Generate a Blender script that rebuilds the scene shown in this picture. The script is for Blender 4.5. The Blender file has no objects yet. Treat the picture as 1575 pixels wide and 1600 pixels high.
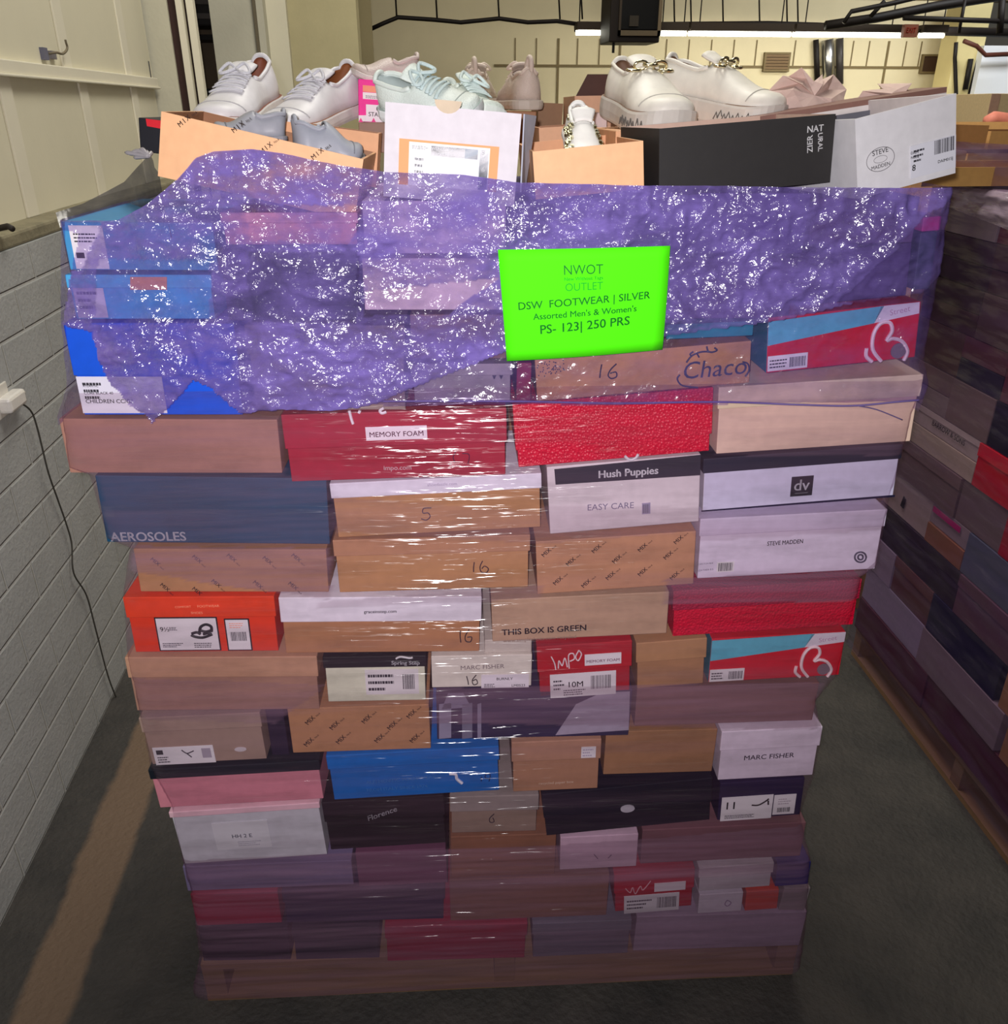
import bpy, bmesh, math, random
from mathutils import Vector, Matrix, noise
random.seed(7)
SC = bpy.context.scene
COL = SC.collection
PI = math.pi

# ------------------------------------------------------------------ camera
FPX, HOR, YAW, CAM = 1330.0, 170.0, -6.3, Vector((0, -1.25, 1.78))
pitch = math.atan((800 - HOR) / FPX)
_y = math.radians(YAW)
FWD = Vector((-math.sin(_y) * math.cos(pitch), math.cos(_y) * math.cos(pitch), -math.sin(pitch)))
RGT = Vector((math.cos(_y), math.sin(_y), 0))
UPV = RGT.cross(FWD)
cd = bpy.data.cameras.new('camera')
cam = bpy.data.objects.new('camera', cd)
COL.objects.link(cam)
cd.sensor_fit = 'HORIZONTAL'
cd.sensor_width = 36
cd.lens = FPX / 1575 * 36
cd.clip_start = 0.02
cam.location = CAM
cam.rotation_euler = (PI / 2 - pitch, 0, _y)
SC.camera = cam

# ------------------------------------------------------------------ light
SC.view_settings.view_transform = 'Standard'
SC.view_settings.look = 'None'
SC.view_settings.gamma = 1
SC.view_settings.use_curve_mapping = False
SC.view_settings.exposure = 0.0
world = bpy.data.worlds.new('world')
SC.world = world
world.use_nodes = True
bg = world.node_tree.nodes['Background']
bg.inputs[0].default_value = (1.0, 0.93, 0.78, 1)
bg.inputs[1].default_value = 0.06


def lamp(name, kind, loc, energy, color, size=0.05, rot=(0, 0, 0), **kw):
    l = bpy.data.lights.new(name, kind)
    l.energy = energy
    l.color = color
    if kind == 'AREA':
        l.size = size
        if 'size_y' in kw:
            l.shape = 'RECTANGLE'
            l.size_y = kw['size_y']
    elif kind != 'SUN':
        l.shadow_soft_size = size
    if kind == 'SPOT':
        l.spot_size = math.radians(kw.get('angle', 100))
        l.spot_blend = 1.0
    o = bpy.data.objects.new(name, l)
    COL.objects.link(o)
    o.location = loc
    o.rotation_euler = rot
    return o


# the phone's flash, beside the lens
lamp('phone_flash', 'SPOT', (-0.02, -1.262, 1.80), 84, (1.0, 0.955, 0.97), 0.008,
     (PI / 2 - math.radians(16), 0, _y + math.radians(9)), angle=150)
# unseen area lamps added overhead to light the hall
lamp('hall_light', 'AREA', (2.6, 5.6, 4.6), 55, (1.0, 0.90, 0.70), 4.0, (0, 0, 0), size_y=2.0)
lamp('left_wall_fill', 'AREA', (0.5, 1.6, 4.5), 140, (1.0, 0.96, 0.86), 1.6, (math.radians(20), math.radians(-25), 0), size_y=2.2)  # added to brighten the left wall and the pillars


lamp('end_wall_fill', 'AREA', (6.2, 6.0, 4.6), 110, (0.95, 0.98, 1.0), 2.0, (math.radians(35), 0, 0), size_y=1.0)  # added to brighten the white end wall


# ------------------------------------------------------------------ pixel -> place
class Frame:
    def __init__(s, origin, rot):
        s.o = Vector(origin)
        s.m = Matrix.Translation(s.o) @ Matrix.Rotation(rot, 4, 'Z')
        s.X = s.m.to_3x3() @ Vector((1, 0, 0))
        s.Y = s.m.to_3x3() @ Vector((0, 1, 0))

    def at(s, px, py, d=0.0):
        r = FWD * FPX + RGT * (px - 787.5) + UPV * (800 - py)
        o = s.o + s.Y * d
        t = (o - CAM).dot(s.Y) / r.dot(s.Y)
        p = CAM + r * t
        q = p - s.o
        return Vector((q.dot(s.X), d, q.z))


MAIN = Frame((0.15, 0, 0), math.radians(-3.5))
RIGHT = Frame((1.5, 0.8, 0), math.radians(-92.8))
WORLD = Frame((0, 0, 0), 0)
LEFTF = Frame((-1.05, 0, 0), math.radians(90))   # local x = world y, local depth = -world x


# ------------------------------------------------------------------ materials
def lin(c):
    c = c / 255.0
    return c / 12.92 if c <= 0.04045 else ((c + 0.055) / 1.055) ** 2.4


def L(c):
    return (lin(c[0]), lin(c[1]), lin(c[2]), 1)


MATS = {}


def card(c, rough=0.55, noise_amt=0.08, kind='card', spec=0.3):
    key = (tuple(c), rough, noise_amt, kind)
    if key in MATS:
        return MATS[key]
    m = bpy.data.materials.new('%s_%d_%d_%d' % ((kind,) + tuple(int(v) for v in c)))
    m.use_nodes = True
    nt = m.node_tree
    b = nt.nodes['Principled BSDF']
    b.inputs['Roughness'].default_value = rough
    b.inputs['Specular IOR Level'].default_value = spec
    tc = nt.nodes.new('ShaderNodeTexCoord')
    n = nt.nodes.new('ShaderNodeTexNoise')
    n.inputs['Scale'].default_value = 60
    n.inputs['Detail'].default_value = 5
    nt.links.new(tc.outputs['Object'], n.inputs['Vector'])
    mx = nt.nodes.new('ShaderNodeMix')
    mx.data_type = 'RGBA'
    a = L(c)
    k = 1 - noise_amt * 2
    mx.inputs[6].default_value = (a[0] * k, a[1] * k, a[2] * k, 1)
    mx.inputs[7].default_value = (min(1, a[0] * (1 + noise_amt)), min(1, a[1] * (1 + noise_amt)), min(1, a[2] * (1 + noise_amt)), 1)
    nt.links.new(n.outputs['Fac'], mx.inputs[0])
    nt.links.new(mx.outputs[2], b.inputs['Base Color'])
    if kind == 'weave':
        v = nt.nodes.new('ShaderNodeTexVoronoi')
        v.inputs['Scale'].default_value = 230
        nt.links.new(tc.outputs['Object'], v.inputs['Vector'])
        bp = nt.nodes.new('ShaderNodeBump')
        bp.inputs['Strength'].default_value = 0.6
        bp.inputs['Distance'].default_value = 0.0032
        nt.links.new(v.outputs['Distance'], bp.inputs['Height'])
        nt.links.new(bp.outputs['Normal'], b.inputs['Normal'])
        b.inputs['Roughness'].default_value = 0.4
    elif kind == 'fabric':
        v = nt.nodes.new('ShaderNodeTexVoronoi')
        v.inputs['Scale'].default_value = 500
        nt.links.new(tc.outputs['Object'], v.inputs['Vector'])
        bp = nt.nodes.new('ShaderNodeBump')
        bp.inputs['Strength'].default_value = 0.5
        bp.inputs['Distance'].default_value = 0.001
        nt.links.new(v.outputs['Distance'], bp.inputs['Height'])
        nt.links.new(bp.outputs['Normal'], b.inputs['Normal'])
    elif kind == 'sparkle':
        v = nt.nodes.new('ShaderNodeTexVoronoi')
        v.inputs['Scale'].default_value = 420
        nt.links.new(tc.outputs['Object'], v.inputs['Vector'])
        bp = nt.nodes.new('ShaderNodeBump')
        bp.inputs['Strength'].default_value = 1.0
        bp.inputs['Distance'].default_value = 0.004
        nt.links.new(v.outputs['Color'], bp.inputs['Height'])
        nt.links.new(bp.outputs['Normal'], b.inputs['Normal'])
        b.inputs['Metallic'].default_value = 0.6
        b.inputs['Roughness'].default_value = 0.2
    elif kind == 'metal':
        b.inputs['Metallic'].default_value = 1.0
        b.inputs['Roughness'].default_value = rough
    MATS[key] = m
    return m


def emit(c, s):
    m = bpy.data.materials.new('lamp_glow')
    m.use_nodes = True
    b = m.node_tree.nodes['Principled BSDF']
    b.inputs['Base Color'].default_value = (1, 1, 1, 1)
    b.inputs['Emission Color'].default_value = (*c, 1)
    b.inputs['Emission Strength'].default_value = s
    return m


KRAFT = (190, 140, 98)
KDARK = (158, 112, 78)
WHITE = (232, 226, 232)
INK = (28, 28, 34)
PINK_K = (176, 128, 112)


# ------------------------------------------------------------------ mesh builder
class MB:
    def __init__(s):
        s.v = []
        s.f = []
        s.mi = []
        s.mats = []
        s.smooth = False

    def m(s, mat):
        if mat not in s.mats:
            s.mats.append(mat)
        return s.mats.index(mat)

    def face(s, pts, mat):
        i = len(s.v)
        s.v += [tuple(p) for p in pts]
        s.f.append(tuple(range(i, i + len(pts))))
        s.mi.append(s.m(mat))

    def box(s, x0, x1, y0, y1, z0, z1, mat, T=None, mats=None):
        P = [Vector((x, y, z)) for z in (z0, z1) for y in (y0, y1) for x in (x0, x1)]
        if T:
            P = [T @ p for p in P]
        i = len(s.v)
        s.v += [tuple(p) for p in P]
        fs = [(0, 2, 3, 1), (4, 5, 7, 6), (0, 1, 5, 4), (2, 6, 7, 3), (0, 4, 6, 2), (1, 3, 7, 5)]
        for k, f in enumerate(fs):
            s.f.append(tuple(i + a for a in f))
            s.mi.append(s.m(mat if not mats else mats.get(k, mat)))

    def prism(s, poly, y0, y1, mat):
        """poly in (x,z), extruded along y"""
        n = len(poly)
        i = len(s.v)
        s.v += [(x, y0, z) for x, z in poly] + [(x, y1, z) for x, z in poly]
        s.f.append(tuple(range(i, i + n)))
        s.f.append(tuple(range(i + 2 * n - 1, i + n - 1, -1)))
        s.mi += [s.m(mat)] * 2
        for k in range(n):
            a, b = i + k, i + (k + 1) % n
            s.f.append((a, a + n, b + n, b))
            s.mi.append(s.m(mat))

    def tube(s, pts, r, mat, seg=8, closed=False, flat=1.0):
        pts = [Vector(p) for p in pts]
        n = len(pts)
        i0 = len(s.v)
        up0 = None
        for k, p in enumerate(pts):
            if closed:
                d = pts[(k + 1) % n] - pts[k - 1]
            else:
                d = pts[min(k + 1, n - 1)] - pts[max(k - 1, 0)]
            d.normalize()
            if up0 is None:
                up0 = Vector((0, 0, 1)) if abs(d.z) < 0.9 else Vector((0, 1, 0))
            sx = d.cross(up0)
            if sx.length < 1e-5:
                sx = d.cross(Vector((1, 0, 0)))
            sx.normalize()
            sy = sx.cross(d).normalized()
            up0 = sy
            rr = r[k] if isinstance(r, (list, tuple)) else r
            for a in range(seg):
                t = 2 * PI * a / seg
                s.v.append(tuple(p + sx * math.cos(t) * rr + sy * math.sin(t) * rr * flat))
        mi = s.m(mat)
        for k in range(n if closed else n - 1):
            for a in range(seg):
                b = (a + 1) % seg
                k2 = (k + 1) % n
                s.f.append((i0 + k * seg + a, i0 + k * seg + b, i0 + k2 * seg + b, i0 + k2 * seg + a))
                s.mi.append(mi)
        if not closed:
            s.f.append(tuple(i0 + a for a in range(seg - 1, -1, -1)))
            s.f.append(tuple(i0 + (n - 1) * seg + a for a in range(seg)))
            s.mi += [mi, mi]

    def build(s, name, parent=None, matrix=None, bevel=0, smooth=False, merge=False):
        me = bpy.data.meshes.new(name)
        me.from_pydata(s.v, [], s.f)
        for m in s.mats:
            me.materials.append(m)
        me.polygons.foreach_set('material_index', s.mi)
        if merge:
            bm = bmesh.new()
            bm.from_mesh(me)
            bmesh.ops.remove_doubles(bm, verts=bm.verts, dist=.00005)
            bm.to_mesh(me)
            bm.free()
        if smooth:
            me.polygons.foreach_set('use_smooth', [True] * len(me.polygons))
        me.update()
        o = bpy.data.objects.new(name, me)
        COL.objects.link(o)
        if parent:
            o.parent = parent
        if matrix is not None:
            o.matrix_basis = matrix
        if bevel:
            md = o.modifiers.new('edge', 'BEVEL')
            md.width = bevel
            md.segments = 2
            md.limit_method = 'ANGLE'
        return o


def thing(name, label, cat, matrix=None, group=None):
    o = bpy.data.objects.new(name, None)
    o.empty_display_size = 0.05
    COL.objects.link(o)
    if matrix is not None:
        o.matrix_basis = matrix
    o['label'] = label
    o['category'] = cat
    if group:
        o['group'] = group
    return o


def tag(o, label, cat, group=None):
    o['label'] = label
    o['category'] = cat
    if group:
        o['group'] = group
    return o


def struct(o):
    o['kind'] = 'structure'
    return o


_txt_cache = {}


def text_geo(s, bold=0.0, shear=0.0):
    key = (s, bold, shear)
    if key not in _txt_cache:
        c = bpy.data.curves.new('t', 'FONT')
        c.body = s
        c.size = 1
        c.shear = shear
        c.resolution_u = 3
        o = bpy.data.objects.new('t', c)
        COL.objects.link(o)
        dg = bpy.context.evaluated_depsgraph_get()
        me = bpy.data.meshes.new_from_object(o.evaluated_get(dg))
        vs = [(v.co.x, v.co.y) for v in me.vertices]
        fs = [tuple(p.vertices) for p in me.polygons]
        bpy.data.objects.remove(o)
        bpy.data.curves.remove(c)
        bpy.data.meshes.remove(me)
        if bold > 0:
            n = len(vs)
            base_v, base_f = list(vs), list(fs)
            for q, (dx, dy) in enumerate(((bold * 1.6, 0), (bold * .8, bold)), 1):
                vs += [(x + dx, y + dy) for x, y in base_v]
                fs += [tuple(i + n * q for i in f) for f in base_f]
        _txt_cache[key] = (vs, fs)
    return _txt_cache[key]


def add_text(mb, s, p0, p1, y, mat, bold=0.0, shear=0.0, hscale=1.0):
    """lay text on the face plane (x,z) from baseline start p0 to end p1 at depth y"""
    vs, fs = text_geo(s, bold, shear)
    if not vs:
        return
    xmin = min(v[0] for v in vs)
    xmax = max(v[0] for v in vs)
    d = Vector((p1[0] - p0[0], p1[1] - p0[1]))
    k = d.length / (xmax - xmin)
    d.normalize()
    n = Vector((-d.y, d.x))
    i = len(mb.v)
    for vx, vz in vs:
        a = (vx - xmin) * k
        b = vz * k * hscale
        mb.v.append((p0[0] + d.x * a + n.x * b, y, p0[1] + d.y * a + n.y * b))
    for f in fs:
        mb.f.append(tuple(i + q for q in f))
        mb.mi.append(mb.m(mat))


def catmull(pts, n=8):
    out = []
    P = [Vector(p) for p in pts]
    P = [P[0]] + P + [P[-1]]
    for i in range(1, len(P) - 2):
        for k in range(n):
            t = k / n
            a, b, c, d = P[i - 1], P[i], P[i + 1], P[i + 2]
            out.append(0.5 * ((2 * b) + (c - a) * t + (2 * a - 5 * b + 4 * c - d) * t * t + (3 * b - a - 3 * c + d) * t ** 3))
    out.append(P[-2])
    return out


# ------------------------------------------------------------------ boxes
class Box:
    def __init__(s, frame, q, d, label, dep=None, col=KRAFT, lid=None, lidh=0.33, lidcol=None,
                 group=None, name='shoe_box', kind='card', lidkind=None, yaw=0.0, shrink=0.0015, sides=None):
        s.frame = frame
        s.d = d
        if len(q) == 2:
            a, b = frame.at(*q[0], d), frame.at(*q[1], d)
            TL, TR, BR, BL = (a.x, a.z), (b.x, a.z), (b.x, b.z), (a.x, b.z)
        else:
            TL, TR, BR, BL = [(frame.at(*p, d).x, frame.at(*p, d).z) for p in q]
        TL, TR, BR, BL = map(Vector, (TL, TR, BR, BL))
        e = ((TR - TL) + (BR - BL)) / 2
        up = ((TL - BL) + (TR - BR)) / 2
        s.w = e.length - shrink * 2
        a = math.atan2(e.y, e.x)
        s.h = max(0.02, up.dot(Vector((-math.sin(a), math.cos(a)))) - shrink * 2)
        c = (TL + TR + BR + BL) / 4
        base = c - Vector((-math.sin(a), math.cos(a))) * s.h / 2
        s.a = a
        s.base = base
        if dep is None:
            dep = 0.205 if s.w > 0.235 else 0.33
        s.dep = dep
        s.M = frame.m @ Matrix.Translation((base.x, d, base.y)) @ Matrix.Rotation(-a, 4, 'Y') @ Matrix.Rotation(yaw, 4, 'Z')
        s.root = thing(name, label, 'shoe box', s.M, group)
        s.flid = lid
        w, h = s.w, s.h
        m = card(col, kind=kind)
        mb = MB()
        if lid:
            lh = lidh * h if lidh < 1 else lidh
            s.lh = lh
            mb.box(-w / 2 + .003, w / 2 - .003, 0, dep - .003, 0, h - lh + 0.004, m, mats=sides)
            s.body = mb.build('box_base', s.root, bevel=.0012)
            mb = MB()
            ml = card(lid, kind=lidkind or kind)
            mb.box(-w / 2, w / 2, -.003, dep, h - lh, h, ml)
            s.lidobj = mb.build('lid', s.root, bevel=.0015)
        else:
            s.lh = 0
            mb.box(-w / 2, w / 2, 0, dep, 0, h, m, mats=sides)
            s.body = mb.build('carton', s.root, bevel=.0015)
            # tuck line of the hinged lid as a thin shadow gap on the ends
        s.parts = 0

    def at(s, px, py):
        p = s.frame.at(px, py, s.d)
        v = Vector((p.x, p.z)) - s.base
        ca, sa = math.cos(s.a), math.sin(s.a)
        return (v.x * ca + v.y * sa, -v.x * sa + v.y * ca)

    def host(s, z):
        return s.lidobj if (s.lh and z > s.h - s.lh) else s.body

    def off(s, z):
        return -.0042 if (s.lh and z > s.h - s.lh) else -.0012

    def text(s, st, p0, p1, col, bold=0.0, shear=0.0, hs=1.0, name='printed_lettering'):
        a, b = s.at(*p0), s.at(*p1)
        mb = MB()
        add_text(mb, st, a, b, s.off((a[1] + b[1]) / 2 + .002) - .0006, card(col, noise_amt=0), bold, shear, hs)
        return mb.build(name, s.host((a[1] + b[1]) / 2 + .002))

    def texts(s, items, col, bold=0.0, shear=0.0, name='printed_lettering'):
        mb = MB()
        for st, p0, p1 in items:
            a, b = s.at(*p0), s.at(*p1)
            add_text(mb, st, a, b, s.off((a[1] + b[1]) / 2 + .002) - .0006, card(col, noise_amt=0), bold, shear)
        return mb.build(name, s.host((a[1] + b[1]) / 2 + .002))

    def strokes(s, lines, wpx, col, name='handwritten_number'):
        mb = MB()
        r = wpx * 1.2 / FPX / 2
        for ln in lines:
            pts = [s.at(*p) for p in ln]
            z = sum(p[1] for p in pts) / len(pts)
            pts = catmull([(p[0], s.off(z) - .0002, p[1]) for p in pts], 5)
            mb.tube(pts, r, card(col, noise_amt=0), 6)
        return mb.build(name, s.host(z))

    def sticker(s, p0, p1, items=(), col=WHITE, border=None, name='label_sticker'):
        """p0 px top left, p1 px bottom right; items in 0..1 coords: ('bars'|'bar'|'lines', x0,z0,x1,z1[,col]) or ('t',text,x0,z,x1[,col])"""
        a, b = s.at(*p0), s.at(*p1)
        x0, x1, z0, z1 = a[0], b[0], b[1], a[1]
        y = s.off((z0 + z1) / 2)
        mb = MB()
        if border:
            e = .0022
            mb.box(x0 - e, x1 + e, y, y + .0008, z0 - e, z1 + e, card(border))
        mb.box(x0, x1, y - .0004, y + .0006, z0, z1, card(col, noise_amt=.02))
        yy = y - .0008
        W, H = x1 - x0, z1 - z0
        rnd = random.Random(int(abs(p0[0] * 7 + p0[1])))
        for it in items:
            if it[0] == 't':
                cc = it[5] if len(it) > 5 else INK
                add_text(mb, it[1], (x0 + it[2] * W, z0 + it[3] * H), (x0 + it[4] * W, z0 + it[3] * H), yy, card(cc, noise_amt=0), .01)
                continue
            cc = it[5] if len(it) > 5 else (60, 58, 66)
            m = card(cc, noise_amt=0)
            u0, v0, u1, v1 = it[1:5]
            if it[0] == 'bar':
                mb.box(x0 + u0 * W, x0 + u1 * W, yy, y, z0 + v0 * H, z0 + v1 * H, m)
            elif it[0] == 'bars':
                u = u0
                while u < u1:
                    wd = rnd.choice((.5, 1, 1.6)) * .00085 / W
                    mb.box(x0 + u * W, x0 + min(u1, u + wd) * W, yy, y, z0 + v0 * H, z0 + v1 * H, m)
                    u += wd + rnd.choice((.8, 1.2)) * .001 / W
            elif it[0] == 'lines':
                n = 3
                for k in range(n):
                    zc = v0 + (v1 - v0) * (k + .25) / n
                    zt = v0 + (v1 - v0) * (k + .65) / n
                    u = u0
                    ue = u0 + (u1 - u0) * rnd.uniform(.6, 1)
                    while u < ue:
                        wd = rnd.uniform(.6, 1.6) * .003 / W
                        mb.box(x0 + u * W, x0 + min(ue, u + wd) * W, yy, y, z0 + zc * H, z0 + zt * H, m)
                        u += wd + .0009 / W
        return mb.build(name, s.host((z0 + z1) / 2))

    def patch(s, poly, col, name, y=None):
        pts = [s.at(*p) for p in poly]
        zc = sum(p[1] for p in pts) / len(pts)
        # clip to the face
        pts = [(max(-s.w / 2 + .0005, min(s.w / 2 - .0005, p[0])), max(.0005, min(s.h - .0005, p[1]))) for p in pts]
        mb = MB()
        yy = s.off(zc) if y is None else y
        mb.prism(pts, yy, yy + .001, card(col))
        return mb.build(name, s.host(zc))


def mix_print(B, spots, col=INK, ang=34, wpx=26):
    """slanted MIX words printed in a loose pattern"""
    mb = MB()
    for px, py in spots:
        dx = math.cos(math.radians(ang)) * wpx
        dy = -math.sin(math.radians(ang)) * wpx
        a, b = B.at(px, py), B.at(px + dx, py + dy)
        yy = B.off(a[1]) - .0004
        add_text(mb, 'MIX', a, (a[0] + (b[0] - a[0]) * .62, a[1] + (b[1] - a[1]) * .62), yy, card(col, noise_amt=0), .012)
        add_text(mb, 'No.6', (a[0] + (b[0] - a[0]) * .72, a[1] + (b[1] - a[1]) * .72), b, yy, card(col, noise_amt=0), .01)
    mb.build('printed_lettering', B.body)


# ------------------------------------------------------------------ the hall
def plaster(c, name, scale=4, amt=.25, rough=.8, bump=.15, c2=None, bscale=60):
    m = bpy.data.materials.new(name)
    m.use_nodes = True
    nt = m.node_tree
    b = nt.nodes['Principled BSDF']
    b.inputs['Roughness'].default_value = rough
    tc = nt.nodes.new('ShaderNodeTexCoord')
    n = nt.nodes.new('ShaderNodeTexNoise')
    n.inputs['Scale'].default_value = scale
    n.inputs['Detail'].default_value = 8
    n.inputs['Roughness'].default_value = .65
    nt.links.new(tc.outputs['Object'], n.inputs['Vector'])
    rp = nt.nodes.new('ShaderNodeMapRange')
    rp.inputs[1].default_value = .3
    rp.inputs[2].default_value = .7
    nt.links.new(n.outputs['Fac'], rp.inputs[0])
    mx = nt.nodes.new('ShaderNodeMix')
    mx.data_type = 'RGBA'
    a = L(c)
    bb = L(c2) if c2 else tuple(v * (1 - amt) for v in a[:3]) + (1,)
    mx.inputs[6].default_value = bb
    mx.inputs[7].default_value = a
    nt.links.new(rp.outputs[0], mx.inputs[0])
    nt.links.new(mx.outputs[2], b.inputs['Base Color'])
    n2 = nt.nodes.new('ShaderNodeTexNoise')
    n2.inputs['Scale'].default_value = bscale
    n2.inputs['Detail'].default_value = 4
    nt.links.new(tc.outputs['Object'], n2.inputs['Vector'])
    bp = nt.nodes.new('ShaderNodeBump')
    bp.inputs['Strength'].default_value = bump
    bp.inputs['Distance'].default_value = .01
    nt.links.new(n2.outputs['Fac'], bp.inputs['Height'])
    nt.links.new(bp.outputs['Normal'], b.inputs['Normal'])
    return m


# floor: dark worn concrete with a tan painted lane beside the wall
def floor_mat():
    m = plaster((70, 66, 62), 'worn_concrete', 5, .4, .75, .6, c2=(46, 45, 44))
    nt = m.node_tree
    b = nt.nodes['Principled BSDF']
    base = b.inputs['Base Color'].links[0].from_socket
    tc = nt.nodes.new('ShaderNodeTexCoord')
    sx = nt.nodes.new('ShaderNodeSeparateXYZ')
    nt.links.new(tc.outputs['Object'], sx.inputs[0])
    nz = nt.nodes.new('ShaderNodeTexNoise')
    nz.inputs['Scale'].default_value = 9
    nz.inputs['Detail'].default_value = 6
    nt.links.new(tc.outputs['Object'], nz.inputs['Vector'])
    ad = nt.nodes.new('ShaderNodeMath')
    ad.operation = 'MULTIPLY_ADD'
    nt.links.new(nz.outputs['Fac'], ad.inputs[0])
    ad.inputs[1].default_value = .05
    nt.links.new(sx.outputs['X'], ad.inputs[2])
    d = nt.nodes.new('ShaderNodeMath')
    d.operation = 'SUBTRACT'
    nt.links.new(ad.outputs[0], d.inputs[0])
    d.inputs[1].default_value = -.84
    ab = nt.nodes.new('ShaderNodeMath')
    ab.operation = 'ABSOLUTE'
    nt.links.new(d.outputs[0], ab.inputs[0])
    mr = nt.nodes.new('ShaderNodeMapRange')
    mr.inputs[1].default_value = .052
    mr.inputs[2].default_value = .070
    mr.inputs[3].default_value = .8
    mr.inputs[4].default_value = 0
    nt.links.new(ab.outputs[0], mr.inputs[0])
    mx = nt.nodes.new('ShaderNodeMix')
    mx.data_type = 'RGBA'
    mx.inputs[7].default_value = L((122, 100, 80))
    nt.links.new(mr.outputs[0], mx.inputs[0])
    nt.links.new(base, mx.inputs[6])
    nt.links.new(mx.outputs[2], b.inputs['Base Color'])
    return m


mb = MB()
mb.box(-4, 9, -3, 13, -.1, 0, floor_mat())
struct(mb.build('floor'))


def block_mat():
    m = plaster((176, 178, 178), 'painted_block', 3, .2, .7, .25, bscale=90)
    nt = m.node_tree
    b = nt.nodes['Principled BSDF']
    tc = nt.nodes.new('ShaderNodeTexCoord')
    mp = nt.nodes.new('ShaderNodeMapping')
    # wall runs along world y: use (y, z)
    sp = nt.nodes.new('ShaderNodeSeparateXYZ')
    cb = nt.nodes.new('ShaderNodeCombineXYZ')
    nt.links.new(tc.outputs['Object'], sp.inputs[0])
    nt.links.new(sp.outputs['Y'], cb.inputs['X'])
    nt.links.new(sp.outputs['Z'], cb.inputs['Y'])
    br = nt.nodes.new('ShaderNodeTexBrick')
    br.inputs['Scale'].default_value = 1
    br.inputs['Brick Width'].default_value = .30
    br.inputs['Row Height'].default_value = .112
    br.inputs['Mortar Size'].default_value = .006
    br.inputs['Mortar Smooth'].default_value = .6
    nt.links.new(cb.outputs[0], br.inputs['Vector'])
    bp = nt.nodes.new('ShaderNodeBump')
    bp.inputs['Strength'].default_value = .9
    bp.inputs['Distance'].default_value = .006
    bp.invert = True
    nt.links.new(br.outputs['Fac'], bp.inputs['Height'])
    old = b.inputs['Normal'].links[0].from_socket
    nt.links.new(old, bp.inputs['Normal'])
    nt.links.new(bp.outputs['Normal'], b.inputs['Normal'])
    base = b.inputs['Base Color'].links[0].from_socket
    mx = nt.nodes.new('ShaderNodeMix')
    mx.data_type = 'RGBA'
    mul = nt.nodes.new('ShaderNodeMath')
    mul.operation = 'MULTIPLY'
    mul.inputs[1].default_value = .35
    nt.links.new(br.outputs['Fac'], mul.inputs[0])
    nt.links.new(mul.outputs[0], mx.inputs[0])
    nt.links.new(base, mx.inputs[6])
    mx.inputs[7].default_value = L((204, 204, 198))
    nt.links.new(mx.outputs[2], b.inputs['Base Color'])
    return m


BLOCK = block_mat()
CREAM = plaster((222, 216, 192), 'cream_paint', 2, .08, .6, .05)
CREAM2 = plaster((230, 224, 204), 'cream_paint_light', 2, .08, .6, .05)
LEDGE = plaster((150, 142, 116), 'dirty_ledge', 10, .45, .8, .3)
mb = MB()
mb.box(-1.35, -1.05, -3, 3.6, 0, 1.44, BLOCK)
struct(mb.build('wall_left'))
mb = MB()
mb.box(-1.36, -1.056, -3, 3.5, 1.44, 1.478, LEDGE)
struct(mb.build('trim_1', bevel=.008))
mb = MB()
mb.box(-1.36, -1.15, -3, 3.4, 1.478, 4.2, CREAM)
struct(mb.build('wall_left_upper'))
# horizontal rail and vertical battens on the upper wall
mb = MB()
mb.box(-1.15, -1.128, -3, 3.4, 1.872, 1.91, CREAM2)
mb.box(-1.15, -1.12, -3, 3.4, 1.864, 1.873, CREAM2)
struct(mb.build('trim_2', bevel=.003))
n = 3
for y in (1.05, 1.63, 2.32, 2.98):
    mb = MB()
    mb.box(-1.15, -1.142, y, y + .085, 1.478, 1.87, CREAM2)
    struct(mb.build('trim_%d' % n, bevel=.002)); n += 1
for y in (1.50, 2.20, 2.95):
    mb = MB()
    mb.box(-1.15, -1.142, y, y + .085, 1.91, 4.2, CREAM2)
    struct(mb.build('trim_%d' % n, bevel=.002)); n += 1

BR = plaster((64, 34, 30), 'rusty_steel', 8, .3, .6, .1)
GRY = plaster((204, 200, 180), 'grey_cream', 3, .15, .7, .1)
DIM = plaster((150, 138, 102), 'dim_cream', 3, .12, .8, .1)


def slab(px0, px1, py, y, name, mat, dep=.1, z0=0, z1=4.3, structure=True):
    a, b = WORLD.at(px0, py, y), WORLD.at(px1, py, y)
    mb = MB()
    mb.box(a.x, b.x, y, y + dep, z0, z1, mat)
    o = mb.build(name)
    if structure:
        struct(o)
    return o


# door jamb and strips where the painted wall ends
slab(226, 274, 100, 3.42, 'trim_%d' % n, GRY, .06); n += 1
slab(274, 287, 100, 3.44, 'trim_%d' % n, BR, .05); n += 1
slab(287, 297, 100, 3.40, 'trim_%d' % n, CREAM2, .05); n += 1
slab(297, 303, 100, 3.46, 'trim_%d' % n, BR, .05); n += 1
slab(303, 314, 100, 3.42, 'trim_%d' % n, CREAM2, .05); n += 1
slab(218, 226, 60, 3.38, 'trim_%d' % n, card((120, 120, 120), .4), .03, z0=1.5); n += 1
o = slab(223, 232, 100, 3.36, 'wall_bracket', card((50, 54, 70), .4), .02, z0=1.905, z1=1.98, structure=False)
tag(o, 'small dark bracket at the corner where the upper left wall ends', 'bracket')
# pillars beyond
slab(338, 420, 100, 4.3, 'wall_pillar', GRY, .5)
slab(418, 455, 100, 4.42, 'wall_pier', CREAM, .4)
slab(455, 562, 100, 4.5, 'wall_partition', plaster((190, 180, 140), 'darker_cream', 3, .15, .8, .1), .4)  # a darker, yellower cream than the pier beside it
slab(400, 404, 60, 4.27, 'trim_%d' % n, card((110, 100, 80)), .03); n += 1
slab(558, 582, 60, 5.6, 'wall_return', DIM, .1)
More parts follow.
